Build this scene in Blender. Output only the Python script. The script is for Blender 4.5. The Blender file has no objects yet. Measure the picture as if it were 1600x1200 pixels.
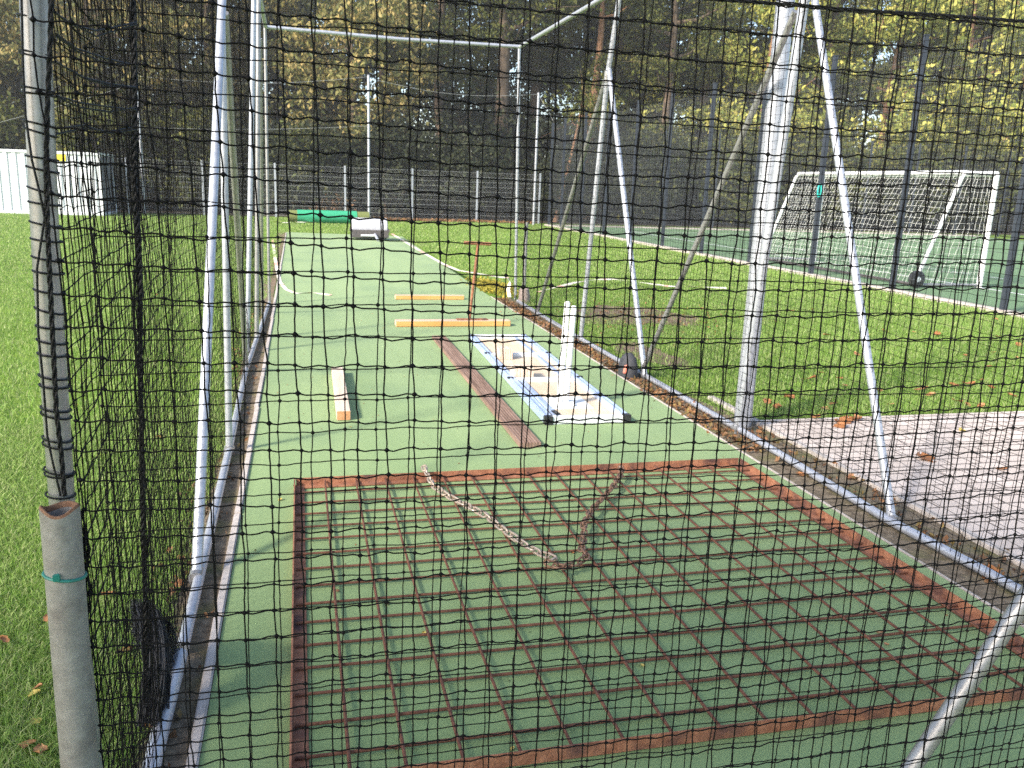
import bpy, bmesh, math, random
import numpy as np
from mathutils import Matrix, Vector

random.seed(7)
RNG = np.random.default_rng(7)
SC = bpy.context.scene
COL = SC.collection

# ------------------------------------------------------------------ camera
CW, CHT, F, EYE = 1600, 1200, 1330.0, 1.6
def unit(v):
    v = np.array(v, float); return v / np.linalg.norm(v)
UPc = -unit([(597 - 800) / F, (6300 - 600) / F, 1.0])       # vertical vanishing point
FWc = unit([(467 - 800) / F, (270 - 600) / F, 1.0])         # vanishing point of the pitch
FWc = unit(FWc - UPc * (FWc @ UPc))
RTc = np.cross(FWc, UPc)
RW = np.stack([RTc, FWc, UPc])                              # camera axes -> world axes
right, up_, back = RW @ [1, 0, 0], RW @ [0, -1, 0], RW @ [0, 0, -1]
cam_d = bpy.data.cameras.new('camera'); cam = bpy.data.objects.new('camera', cam_d); COL.objects.link(cam)
cam.matrix_world = Matrix(((right[0], up_[0], back[0], 0), (right[1], up_[1], back[1], 0),
                           (right[2], up_[2], back[2], EYE), (0, 0, 0, 1)))
cam_d.sensor_width = 36; cam_d.lens = 36 * F / CW; cam_d.clip_start = 0.05; cam_d.clip_end = 2000
cam_d.dof.use_dof = True; cam_d.dof.focus_distance = 2.2; cam_d.dof.aperture_fstop = 13.0
SC.camera = cam
def ray(px, py): return RW @ np.array([(px - 800) / F, (py - 600) / F, 1.0])
def G(px, py, z=0.0):                                       # ground point seen at a pixel
    d = ray(px, py); return np.array([0, 0, EYE]) + d * ((z - EYE) / d[2])
def AY(px, py, Y):
    d = ray(px, py); return np.array([0, 0, EYE]) + d * (Y / d[1])
def to_px(P):
    c = (np.asarray(P, float) - [0, 0, EYE]) @ RW
    return 800 + F * c[:, 0] / c[:, 2], 600 + F * c[:, 1] / c[:, 2], c[:, 2]

# ------------------------------------------------------------------ light
SUN_AZ = unit([-0.86, -0.51, 0]); SUN_EL = math.radians(33)
world = bpy.data.worlds.new('World'); SC.world = world; world.use_nodes = True
wn = world.node_tree.nodes; wl = world.node_tree.links
sky = wn.new('ShaderNodeTexSky'); sky.sky_type = 'NISHITA'; sky.sun_disc = False
sky.sun_elevation = SUN_EL; sky.sun_rotation = math.atan2(SUN_AZ[0], SUN_AZ[1])
sky.air_density = 1.0; sky.dust_density = 1.5
bg = wn['Background']; bg.inputs['Strength'].default_value = 0.15
wl.new(sky.outputs[0], bg.inputs['Color'])
sun_d = bpy.data.lights.new('sun', 'SUN'); sun_d.energy = 4.1; sun_d.angle = math.radians(7); sun_d.color = (1, 0.93, 0.82)
sun = bpy.data.objects.new('sun', sun_d); COL.objects.link(sun)
tosun = Vector((SUN_AZ[0] * math.cos(SUN_EL), SUN_AZ[1] * math.cos(SUN_EL), math.sin(SUN_EL)))
sun.rotation_euler = tosun.to_track_quat('Z', 'Y').to_euler(); sun.location = tosun * 60
vs = SC.view_settings; vs.view_transform = 'Standard'; vs.look = 'None'; vs.gamma = 1; vs.exposure = 1.24
SC.cycles.max_bounces = 6; SC.cycles.diffuse_bounces = 3; SC.cycles.transmission_bounces = 3; SC.cycles.glossy_bounces = 2
SC.cycles.use_denoising = False

# ------------------------------------------------------------------ materials
def mat(name, c1, c2=None, rough=0.7, metal=0.0, scale=8.0, bump=0.0, bscale=None, spec=0.5, c3=None, s3=1.0, detail=5, stretch=None, sheen=0.0):
    m = bpy.data.materials.new(name); m.use_nodes = True
    nt = m.node_tree; b = nt.nodes['Principled BSDF']
    b.inputs['Roughness'].default_value = rough; b.inputs['Metallic'].default_value = metal
    b.inputs['Specular IOR Level'].default_value = spec
    if sheen: b.inputs['Sheen Weight'].default_value = sheen; b.inputs['Sheen Roughness'].default_value = 0.4
    tc = nt.nodes.new('ShaderNodeTexCoord'); src = tc.outputs['Object']
    if stretch:
        mp = nt.nodes.new('ShaderNodeMapping'); mp.inputs['Scale'].default_value = stretch
        nt.links.new(src, mp.inputs['Vector']); src = mp.outputs[0]
    if c2 is None: b.inputs['Base Color'].default_value = (*c1, 1)
    else:
        n = nt.nodes.new('ShaderNodeTexNoise'); n.inputs['Scale'].default_value = scale; n.inputs['Detail'].default_value = detail
        n.inputs['Roughness'].default_value = 0.65
        nt.links.new(src, n.inputs['Vector'])
        r = nt.nodes.new('ShaderNodeValToRGB'); r.color_ramp.elements[0].position = 0.33; r.color_ramp.elements[1].position = 0.67
        r.color_ramp.elements[0].color = (*c1, 1); r.color_ramp.elements[1].color = (*c2, 1)
        nt.links.new(n.outputs['Fac'], r.inputs[0]); out = r.outputs[0]
        if c3 is not None:
            n2 = nt.nodes.new('ShaderNodeTexNoise'); n2.inputs['Scale'].default_value = s3; n2.inputs['Detail'].default_value = 6
            nt.links.new(src, n2.inputs['Vector'])
            r2 = nt.nodes.new('ShaderNodeValToRGB'); r2.color_ramp.elements[0].position = 0.5; r2.color_ramp.elements[1].position = 0.7
            nt.links.new(n2.outputs['Fac'], r2.inputs[0])
            mx = nt.nodes.new('ShaderNodeMix'); mx.data_type = 'RGBA'
            nt.links.new(r2.outputs[0], mx.inputs['Factor']); nt.links.new(out, mx.inputs['A']); mx.inputs['B'].default_value = (*c3, 1)
            out = mx.outputs['Result']
        nt.links.new(out, b.inputs['Base Color'])
    if bump:
        nb = nt.nodes.new('ShaderNodeTexNoise'); nb.inputs['Scale'].default_value = bscale or scale * 4; nb.inputs['Detail'].default_value = 4
        nt.links.new(src, nb.inputs['Vector'])
        bn = nt.nodes.new('ShaderNodeBump'); bn.inputs['Strength'].default_value = bump; bn.inputs['Distance'].default_value = 0.01
        nt.links.new(nb.outputs['Fac'], bn.inputs['Height']); nt.links.new(bn.outputs[0], b.inputs['Normal'])
    return m

def leafmat(name, cols, trans=0.35, rough=0.6):
    m = bpy.data.materials.new(name); m.use_nodes = True
    nt = m.node_tree; b = nt.nodes['Principled BSDF']; b.inputs['Roughness'].default_value = rough
    b.inputs['Specular IOR Level'].default_value = 0.25
    g = nt.nodes.new('ShaderNodeNewGeometry')
    r = nt.nodes.new('ShaderNodeValToRGB')
    e = r.color_ramp.elements
    while len(e) < len(cols): e.new(0.5)
    for i, c in enumerate(cols):
        e[i].position = i / max(1, len(cols) - 1); e[i].color = (*c, 1)
    nt.links.new(g.outputs['Random Per Island'], r.inputs[0]); nt.links.new(r.outputs[0], b.inputs['Base Color'])
    t = nt.nodes.new('ShaderNodeBsdfTranslucent'); nt.links.new(r.outputs[0], t.inputs['Color'])
    mx = nt.nodes.new('ShaderNodeMixShader'); mx.inputs[0].default_value = trans
    nt.links.new(b.outputs[0], mx.inputs[1]); nt.links.new(t.outputs[0], mx.inputs[2])
    nt.links.new(mx.outputs[0], nt.nodes['Material Output'].inputs['Surface'])
    return m

M = {}
M['galv'] = mat('galvanised_steel', (0.37, 0.385, 0.43), (0.49, 0.505, 0.55), 0.40, 0.45, 22, 0.05)
M['galv_old'] = mat('weathered_galvanised_steel', (0.21, 0.197, 0.18), (0.31, 0.295, 0.27), 0.6, 0.2, 40, 0.12, 160, c3=(0.19, 0.17, 0.155), s3=14)
M['galv_mid'] = mat('dull_galvanised_steel', (0.27, 0.265, 0.265), (0.37, 0.365, 0.365), 0.40, 0.6, 18, 0.05)
M['rim'] = mat('rusty_rim', (0.16, 0.07, 0.035), (0.28, 0.16, 0.09), 0.8, 0.1, 60, 0.3)
M['net'] = mat('black_net_twine', (0.0035, 0.0035, 0.0035), (0.008, 0.007, 0.007), 0.7, 0, 60, spec=0.12)
M['rope'] = mat('black_braided_rope', (0.004, 0.004, 0.004), (0.014, 0.013, 0.013), 0.5, 0, 120, 0.6, 150, spec=0.25)
M['bunch'] = mat('sheen_grey_twine', (0.018, 0.018, 0.022), (0.045, 0.044, 0.05), 0.5, 0, 60, spec=0.5)  # black twine lightened to bluish grey, sheen put into the colour
M['cord'] = mat('pale_rope', (0.40, 0.34, 0.24), (0.55, 0.50, 0.40), 0.8, 0, 30, 0.2)
M['carpet'] = mat('green_pitch_carpet', (0.196, 0.284, 0.110), (0.232, 0.328, 0.135), 0.85, 0, 260, 0.22, 420, 0.3, c3=(0.168, 0.255, 0.108), s3=0.9, sheen=0.12)
nt_ = M['carpet'].node_tree; b_ = nt_.nodes['Principled BSDF']; src_ = b_.inputs['Base Color'].links[0].from_socket
tc_ = nt_.nodes.new('ShaderNodeTexCoord'); mp_ = nt_.nodes.new('ShaderNodeMapping'); mp_.inputs['Scale'].default_value = (1.6, 0.16, 1)
nz_ = nt_.nodes.new('ShaderNodeTexNoise'); nz_.inputs['Scale'].default_value = 1.5; nz_.inputs['Detail'].default_value = 8; nz_.inputs['Roughness'].default_value = 0.6
rp_ = nt_.nodes.new('ShaderNodeValToRGB'); rp_.color_ramp.elements[0].position = 0.35; rp_.color_ramp.elements[1].position = 0.7
rp_.color_ramp.elements[0].color = (0.88, 0.90, 0.88, 1); rp_.color_ramp.elements[1].color = (1.08, 1.04, 1.06, 1)
nt_.links.new(tc_.outputs['Object'], mp_.inputs['Vector']); nt_.links.new(mp_.outputs[0], nz_.inputs['Vector']); nt_.links.new(nz_.outputs['Fac'], rp_.inputs[0])
mx_ = nt_.nodes.new('ShaderNodeMix'); mx_.data_type = 'RGBA'; mx_.blend_type = 'MULTIPLY'; mx_.inputs['Factor'].default_value = 1
nt_.links.new(src_, mx_.inputs['A']); nt_.links.new(rp_.outputs[0], mx_.inputs['B']); nt_.links.new(mx_.outputs['Result'], b_.inputs['Base Color'])
M['concrete'] = mat('pale_concrete', (0.36, 0.32, 0.28), (0.52, 0.46, 0.42), 0.85, 0, 14, 0.2, 90)
M['lawn'] = mat('lawn_turf', (0.085, 0.15, 0.018), (0.16, 0.245, 0.028), 0.9, 0, 1.6, 0.9, 30, 0.2, c3=(0.08, 0.125, 0.02), s3=0.4)
M['soil'] = mat('dark_soil', (0.095, 0.072, 0.048), (0.25, 0.20, 0.14), 0.95, 0, 26, 1.0, 60, 0.2, c3=(0.14, 0.13, 0.055), s3=5)
M['bare'] = mat('dry_bare_soil', (0.12, 0.085, 0.055), (0.23, 0.165, 0.115), 0.95, 0, 16, 0.9, 50, 0.2, c3=(0.10, 0.12, 0.035), s3=4)
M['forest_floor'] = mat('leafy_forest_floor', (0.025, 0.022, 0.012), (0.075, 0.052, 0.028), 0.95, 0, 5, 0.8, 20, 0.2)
M['court'] = mat('court_turf', (0.11, 0.195, 0.092), (0.15, 0.24, 0.12), 0.85, 0, 60, 0.3, 200, 0.3, c3=(0.125, 0.205, 0.098), s3=0.6)
M['paint'] = mat('white_line_paint', (0.62, 0.64, 0.60), (0.75, 0.76, 0.72), 0.7, 0, 30)
M['rust'] = mat('rusted_steel', (0.24, 0.095, 0.050), (0.40, 0.185, 0.105), 0.8, 0.05, 26, 0.35, 110, 0.3, c3=(0.10, 0.05, 0.042), s3=9)
M['rustrod'] = mat('dark_rusted_rod', (0.085, 0.036, 0.023), (0.19, 0.080, 0.046), 0.75, 0.05, 30, 0.3, 90, 0.3)
M['chain'] = mat('worn_chain_steel', (0.33, 0.255, 0.20), (0.52, 0.43, 0.35), 0.45, 0.4, 14, 0.1, c3=(0.22, 0.09, 0.045), s3=2.2)
M['chain_rust'] = mat('rusty_chain_steel', (0.10, 0.05, 0.03), (0.27, 0.155, 0.10), 0.6, 0.25, 30, 0.1)
M['deck'] = mat('weathered_brown_timber', (0.15, 0.095, 0.070), (0.31, 0.21, 0.165), 0.85, 0, 26, 0.4, 40, 0.25, stretch=(1, 0.08, 1))
M['pine'] = mat('fresh_pine_timber', (0.56, 0.43, 0.33), (0.70, 0.57, 0.46), 0.7, 0, 22, 0.15, 40, 0.3, stretch=(1, 0.1, 1))
M['endgrain'] = mat('pine_end_grain', (0.40, 0.19, 0.085), (0.52, 0.27, 0.13), 0.8, 0, 40)
M['orange'] = mat('orange_timber', (0.56, 0.27, 0.08), (0.68, 0.36, 0.13), 0.65, 0, 16, 0.1, 30, 0.3, stretch=(0.1, 1, 1))
M['board'] = mat('pale_timber', (0.52, 0.36, 0.26), (0.64, 0.48, 0.36), 0.7, 0, 16, 0.1, 30, 0.3, stretch=(0.1, 1, 1))
M['ply'] = mat('birch_plywood', (0.56, 0.42, 0.28), (0.70, 0.56, 0.41), 0.6, 0, 12, 0.05, 30, 0.3, stretch=(1, 0.15, 1))
M['alu'] = mat('blue_anodised_aluminium', (0.42, 0.52, 0.72), (0.52, 0.61, 0.80), 0.38, 0.35, 8)
M['alu_white'] = mat('white_aluminium', (0.66, 0.68, 0.70), (0.76, 0.78, 0.80), 0.4, 0.15, 8)
M['black'] = mat('black_plastic', (0.015, 0.015, 0.017), (0.03, 0.03, 0.032), 0.5, 0, 20)
M['white'] = mat('white_plastic', (0.80, 0.80, 0.78), (0.86, 0.86, 0.84), 0.35, 0, 6)
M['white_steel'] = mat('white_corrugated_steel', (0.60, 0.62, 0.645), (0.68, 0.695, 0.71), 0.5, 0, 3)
M['fencegrey'] = mat('anthracite_coated_steel', (0.028, 0.034, 0.047), (0.040, 0.047, 0.062), 0.45, 0.1, 10)
M['wire'] = mat('grey_fence_wire', (0.06, 0.065, 0.075), (0.09, 0.095, 0.105), 0.5, 0.2, 10)
M['wire_pale'] = mat('pale_fence_wire', (0.28, 0.29, 0.29), (0.36, 0.37, 0.37), 0.5, 0.3, 10)
M['goal'] = mat('white_goal_paint', (0.76, 0.76, 0.75), (0.84, 0.84, 0.82), 0.4, 0, 6)
M['goalnet'] = mat('white_goal_twine', (0.66, 0.66, 0.62), (0.76, 0.76, 0.72), 0.8, 0, 20)
M['teal'] = mat('turquoise_plastic', (0.02, 0.42, 0.36), (0.03, 0.50, 0.44), 0.45, 0, 20)
M['tie'] = mat('green_cable_tie', (0.01, 0.16, 0.12), (0.015, 0.22, 0.17), 0.4, 0, 30)
M['matgreen'] = mat('bright_green_matting', (0.015, 0.24, 0.12), (0.03, 0.33, 0.17), 0.8, 0, 40, 0.3)
M['matolive'] = mat('olive_matting_back', (0.10, 0.12, 0.03), (0.17, 0.19, 0.06), 0.9, 0, 30, 0.4)
M['drum'] = mat('grey_roller_steel', (0.40, 0.40, 0.43), (0.54, 0.54, 0.56), 0.5, 0.2, 10, 0.1)
M['dark_steel'] = mat('dark_steel', (0.06, 0.055, 0.055), (0.12, 0.10, 0.10), 0.55, 0.2, 20)
M['grey_steel'] = mat('dark_grey_blue_steel', (0.07, 0.08, 0.10), (0.10, 0.11, 0.13), 0.5, 0, 3)  # right container wall only, darker and bluer than the other walls
M['rubber'] = mat('charcoal_rubber', (0.028, 0.029, 0.035), (0.055, 0.055, 0.062), 0.75, 0, 30, 0.3)
M['redlabel'] = mat('faded_red_plastic', (0.62, 0.16, 0.10), (0.72, 0.24, 0.17), 0.5, 0, 20)
M['stub'] = mat('grey_weathered_wood', (0.20, 0.15, 0.13), (0.38, 0.31, 0.28), 0.9, 0, 14, 0.4, 40, stretch=(1, 1, 0.15))
M['tape'] = mat('barrier_tape', (0.78, 0.70, 0.55), (0.84, 0.80, 0.70), 0.5, 0, 6)
M['tape_red'] = mat('faded_tape_red', (0.70, 0.36, 0.28), (0.76, 0.46, 0.37), 0.5, 0, 10)
M['straw'] = leafmat('dry_yellow_moss', [(0.28, 0.24, 0.03), (0.42, 0.34, 0.05), (0.20, 0.20, 0.03)], 0.3)
M['yellow'] = mat('yellow_sign', (0.75, 0.60, 0.02), (0.8, 0.66, 0.04), 0.5, 0, 5)
M['redbarrel'] = mat('faded_red_steel', (0.30, 0.06, 0.04), (0.38, 0.10, 0.06), 0.6, 0.1, 12)
M['bark'] = mat('tree_bark', (0.060, 0.045, 0.032), (0.16, 0.115, 0.080), 0.95, 0, 8, 0.9, 20, 0.15, stretch=(1, 1, 0.25))
M['bark_red'] = mat('orange_pine_bark', (0.16, 0.085, 0.050), (0.34, 0.19, 0.11), 0.95, 0, 7, 0.9, 18, 0.15, stretch=(1, 1, 0.25))
M['grass'] = leafmat('grass_blades', [(0.137, 0.247, 0.042), (0.215, 0.359, 0.064), (0.287, 0.415, 0.097), (0.416, 0.446, 0.204), (0.17, 0.303, 0.048)], 0.4, 0.45)
M['leaf_olive'] = leafmat('olive_gold_leaves', [(0.056, 0.072, 0.02), (0.133, 0.14, 0.04), (0.257, 0.231, 0.075), (0.409, 0.301, 0.11), (0.082, 0.1, 0.024)], 0.28)
M['leaf_yellow'] = leafmat('yellow_green_leaves', [(0.131, 0.175, 0.038), (0.288, 0.312, 0.069), (0.523, 0.461, 0.117), (0.183, 0.225, 0.045), (0.581, 0.549, 0.123)], 0.3)
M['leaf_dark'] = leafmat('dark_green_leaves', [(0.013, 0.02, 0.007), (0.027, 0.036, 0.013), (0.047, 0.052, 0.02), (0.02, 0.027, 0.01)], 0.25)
M['leaf_mid'] = leafmat('mid_green_leaves', [(0.047, 0.066, 0.012), (0.093, 0.113, 0.02), (0.155, 0.147, 0.03), (0.062, 0.077, 0.014)], 0.3)
M['leaf_fall'] = leafmat('fallen_brown_leaves', [(0.221, 0.09, 0.035), (0.357, 0.153, 0.06), (0.468, 0.243, 0.12), (0.136, 0.063, 0.035)], 0.15)
M['leaf_fall_y'] = leafmat('fallen_yellow_leaves', [(0.55, 0.42, 0.10), (0.62, 0.52, 0.18)], 0.2)
M['litter'] = leafmat('leaf_litter', [(0.072, 0.038, 0.02), (0.192, 0.093, 0.041), (0.304, 0.153, 0.068), (0.112, 0.064, 0.032), (0.24, 0.17, 0.054)], 0.1)

def paver_mat():
    m = bpy.data.materials.new('concrete_pavers'); m.use_nodes = True
    nt = m.node_tree; b = nt.nodes['Principled BSDF']; b.inputs['Roughness'].default_value = 0.85
    tc = nt.nodes.new('ShaderNodeTexCoord')
    br = nt.nodes.new('ShaderNodeTexBrick'); br.inputs['Scale'].default_value = 1.0
    br.inputs['Brick Width'].default_value = 0.21; br.inputs['Row Height'].default_value = 0.105
    br.inputs['Mortar Size'].default_value = 0.008; br.inputs['Mortar Smooth'].default_value = 0.3
    br.inputs['Color1'].default_value = (0.55, 0.47, 0.415, 1); br.inputs['Color2'].default_value = (0.68, 0.585, 0.52, 1)
    br.inputs['Mortar'].default_value = (0.16, 0.13, 0.11, 1)
    nt.links.new(tc.outputs['Object'], br.inputs['Vector'])
    n = nt.nodes.new('ShaderNodeTexNoise'); n.inputs['Scale'].default_value = 3; n.inputs['Detail'].default_value = 7
    nt.links.new(tc.outputs['Object'], n.inputs['Vector'])
    r = nt.nodes.new('ShaderNodeValToRGB'); r.color_ramp.elements[0].color = (0.78, 0.76, 0.72, 1); r.color_ramp.elements[1].color = (1.08, 1.06, 1.05, 1)
    nt.links.new(n.outputs['Fac'], r.inputs[0])
    mx = nt.nodes.new('ShaderNodeMix'); mx.data_type = 'RGBA'; mx.blend_type = 'MULTIPLY'; mx.inputs['Factor'].default_value = 1
    nt.links.new(br.outputs['Color'], mx.inputs['A']); nt.links.new(r.outputs[0], mx.inputs['B'])
    nt.links.new(mx.outputs['Result'], b.inputs['Base Color'])
    bn = nt.nodes.new('ShaderNodeBump'); bn.inputs['Strength'].default_value = 0.4; bn.inputs['Distance'].default_value = 0.004; bn.invert = True
    nt.links.new(br.outputs['Fac'], bn.inputs['Height']); nt.links.new(bn.outputs[0], b.inputs['Normal'])
    return m
M['paver'] = paver_mat()

# ------------------------------------------------------------------ mesh helpers
def link(name, me, m=None, parent=None):
    if m is not None: me.materials.append(m)
    o = bpy.data.objects.new(name, me); COL.objects.link(o)
    if parent is not None: o.parent = parent
    return o

def np_mesh(name, V, quads=None, tris=None, smooth=True):
    V = np.asarray(V, np.float32).reshape(-1, 3)
    q = np.zeros((0, 4), np.int32) if quads is None else np.asarray(quads, np.int32)
    t = np.zeros((0, 3), np.int32) if tris is None else np.asarray(tris, np.int32)
    me = bpy.data.meshes.new(name)
    me.vertices.add(len(V)); me.vertices.foreach_set('co', V.ravel())
    me.loops.add(q.size + t.size); me.loops.foreach_set('vertex_index', np.concatenate([q.ravel(), t.ravel()]))
    me.polygons.add(len(q) + len(t))
    st = np.concatenate([np.arange(len(q)) * 4, q.size + np.arange(len(t)) * 3]).astype(np.int32)
    me.polygons.foreach_set('loop_start', st)
    me.polygons.foreach_set('use_smooth', np.full(len(st), smooth))
    me.update(calc_edges=True); me.validate()
    return me

class MB:
    def __init__(s): s.v = []; s.f = []
    def add(s, vs, fs):
        k = len(s.v); s.v += [tuple(map(float, p)) for p in vs]; s.f += [tuple(i + k for i in f) for f in fs]; return s
    def tube(s, pts, r, n=14, caps=True):
        pts = [Vector(p) for p in pts]; rs = r if isinstance(r, (list, tuple)) else [r] * len(pts)
        vs = []; prev = None
        for i, p in enumerate(pts):
            t = (pts[min(i + 1, len(pts) - 1)] - pts[max(i - 1, 0)]).normalized()
            if prev is None:
                a = Vector((0, 0, 1)) if abs(t.z) < 0.9 else Vector((1, 0, 0)); x = t.cross(a).normalized()
            else: x = (prev - t * prev.dot(t)).normalized()
            prev = x; y = t.cross(x)
            for k in range(n):
                c = 2 * math.pi * k / n; vs.append(p + (x * math.cos(c) + y * math.sin(c)) * rs[i])
        fs = [(i * n + k, i * n + (k + 1) % n, (i + 1) * n + (k + 1) % n, (i + 1) * n + k) for i in range(len(pts) - 1) for k in range(n)]
        if caps:
            fs.append(tuple(range(n - 1, -1, -1))); fs.append(tuple((len(pts) - 1) * n + k for k in range(n)))
        return s.add(vs, fs)
    def box(s, c, d, rot=None, bev=0.0):
        bm = bmesh.new(); bmesh.ops.create_cube(bm, size=1)
        for v in bm.verts: v.co = Vector((v.co.x * d[0], v.co.y * d[1], v.co.z * d[2]))
        if bev: bmesh.ops.bevel(bm, geom=list(bm.edges), offset=bev, segments=2, affect='EDGES')
        Mx = Matrix.Translation(Vector(c)) @ (rot.to_4x4() if rot is not None else Matrix())
        bm.verts.index_update()
        s.add([Mx @ v.co for v in bm.verts], [[v.index for v in f.verts] for f in bm.faces]); bm.free(); return s
    def build(s, name, m, parent=None, smooth=True, angle=40):
        me = bpy.data.meshes.new(name); me.from_pydata(s.v, [], s.f)
        if smooth:
            me.polygons.foreach_set('use_smooth', [True] * len(me.polygons)); me.update()
            me.set_sharp_from_angle(angle=math.radians(angle))
        return link(name, me, m, parent)
def rz(deg): return Matrix.Rotation(math.radians(deg), 3, 'Z')

def tag(o, label=None, cat=None, group=None, kind=None):
    if label: o['label'] = label
    if cat: o['category'] = cat
    if group: o['group'] = group
    if kind: o['kind'] = kind
    return o
def thing(name, loc, label, cat, group=None, rot=0.0):
    o = bpy.data.objects.new(name, None); COL.objects.link(o); o.location = loc; o.rotation_euler = (0, 0, rot); o.empty_display_size = 0.2
    return tag(o, label, cat, group)
def dup(root, loc=None, rot=None, scale=None, label=None, group=None):
    r = root.copy(); COL.objects.link(r)
    if loc is not None: r.location = loc
    if rot is not None: r.rotation_euler = rot
    if scale is not None: r.scale = scale
    if label: r['label'] = label
    if group: r['group'] = group
    for ch in list(root.children):
        c = ch.copy(); COL.objects.link(c); c.parent = r
        for g in list(ch.children):
            d = g.copy(); COL.objects.link(d); d.parent = c
    return r

def strands(P0, P1, r, sides=3):
    """prisms along many straight segments"""
    P0 = np.asarray(P0, float); P1 = np.asarray(P1, float); N = len(P0)
    t = P1 - P0; t /= np.maximum(np.linalg.norm(t, axis=1, keepdims=True), 1e-9)
    a = np.where(np.abs(t[:, 2:3]) < 0.8, np.array([[0, 0, 1.0]]), np.array([[1.0, 0, 0]]))
    x = np.cross(t, a); x /= np.maximum(np.linalg.norm(x, axis=1, keepdims=True), 1e-9); y = np.cross(t, x)
    rr = np.broadcast_to(np.asarray(r, float).reshape(-1, 1), (N, 1))
    V = np.zeros((N, 2, sides, 3))
    for k in range(sides):
        c = 2 * math.pi * k / sides; o = (x * math.cos(c) + y * math.sin(c)) * rr
        V[:, 0, k] = P0 + o; V[:, 1, k] = P1 + o
    base = (np.arange(N) * 2 * sides)[:, None]
    Q = np.concatenate([np.stack([base[:, 0] + k, base[:, 0] + (k + 1) % sides, base[:, 0] + sides + (k + 1) % sides, base[:, 0] + sides + k], 1) for k in range(sides)])
    return V.reshape(-1, 3), Q
def octas(C, r):
    C = np.asarray(C, float); N = len(C); r = np.broadcast_to(np.asarray(r, float).reshape(-1, 1, 1), (N, 1, 1))
    d = np.array([[1, 0, 0], [-1, 0, 0], [0, 1, 0], [0, -1, 0], [0, 0, 1], [0, 0, -1]], float)
    V = C[:, None] + d[None] * r
    T = np.array([[0, 2, 4], [2, 1, 4], [1, 3, 4], [3, 0, 4], [2, 0, 5], [1, 2, 5], [3, 1, 5], [0, 3, 5]])
    return V.reshape(-1, 3), ((np.arange(N) * 6)[:, None, None] + T[None]).reshape(-1, 3)
def join(*parts):
    """parts: (V, quads|None, tris|None)"""
    Vs, Qs, Ts, k = [], [], [], 0
    for V, Q, T in parts:
        Vs.append(V)
        if Q is not None: Qs.append(Q + k)
        if T is not None: Ts.append(T + k)
        k += len(V)
    return np.concatenate(Vs), (np.concatenate(Qs) if Qs else None), (np.concatenate(Ts) if Ts else None)

def net_mesh(name, P, r, sides=3, knot=0.0, sub=1, wob=0.0, sag=0.0):
    """knotted net through the grid of nodes P[nu, nv, 3]; sub splits each mesh side so it can curve"""
    def edges(A, B, s):
        pts = [A + (B - A) * (k / sub) for k in range(sub + 1)]
        for k in range(1, sub):
            u = k / sub
            pts[k] = pts[k] + RNG.normal(0, wob, pts[k].shape)
            pts[k][:, 2] -= s * math.sin(2 * math.pi * u) * 0.6 + abs(s) * math.sin(math.pi * u) * 0.5
        return np.concatenate(pts[:-1]), np.concatenate(pts[1:])
    a0, a1 = edges(P[:-1].reshape(-1, 3), P[1:].reshape(-1, 3), sag)
    b0, b1 = edges(P[:, :-1].reshape(-1, 3), P[:, 1:].reshape(-1, 3), 0.0)
    V, Q = strands(np.concatenate([a0, b0]), np.concatenate([a1, b1]), r, sides)
    if knot:
        K, T = octas(P.reshape(-1, 3), knot * RNG.uniform(0.8, 1.25, P.shape[0] * P.shape[1]))
        V, Q, T = join((V, Q, None), (K, None, T)); return np_mesh(name, V, Q, T)
    return np_mesh(name, V, Q)

def smooth_noise(u, v, seed, f):
    r = np.random.default_rng(seed); o = 0
    for k in range(5):
        a, b, p = r.uniform(-f, f), r.uniform(-f, f), r.uniform(0, 6.28); o = o + np.sin(a * u + b * v + p) / 5
    return o

def sheet(name, pts, z, m, depth=0.0, kind='structure'):
    n = len(pts); vs = [(x, y, z) for x, y in pts]; fs = [tuple(range(n))]
    if depth:
        vs += [(x, y, z - depth) for x, y in pts]; fs += [(i, i + n, (i + 1) % n + n, (i + 1) % n) for i in range(n)]
    me = bpy.data.meshes.new(name); me.from_pydata(vs, [], fs); me.update()
    o = link(name, me, m); o['kind'] = kind; return o
def rect(x0, y0, x1, y1): return [(x0, y0), (x1, y0), (x1, y1), (x0, y1)]
def blob(cx, cy, rx, ry, seed, n=40):
    r = random.Random(seed); ph = [r.uniform(0, 6.28) for _ in range(4)]
    out = []
    for k in range(n):
        a = 2 * math.pi * k / n; s = 1 + 0.18 * math.sin(2 * a + ph[0]) + 0.12 * math.sin(3 * a + ph[1]) + 0.08 * math.sin(7 * a + ph[2]) + r.uniform(-.06, .06)
        out.append((cx + rx * s * math.cos(a), cy + ry * s * math.sin(a)))
    return out

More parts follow.
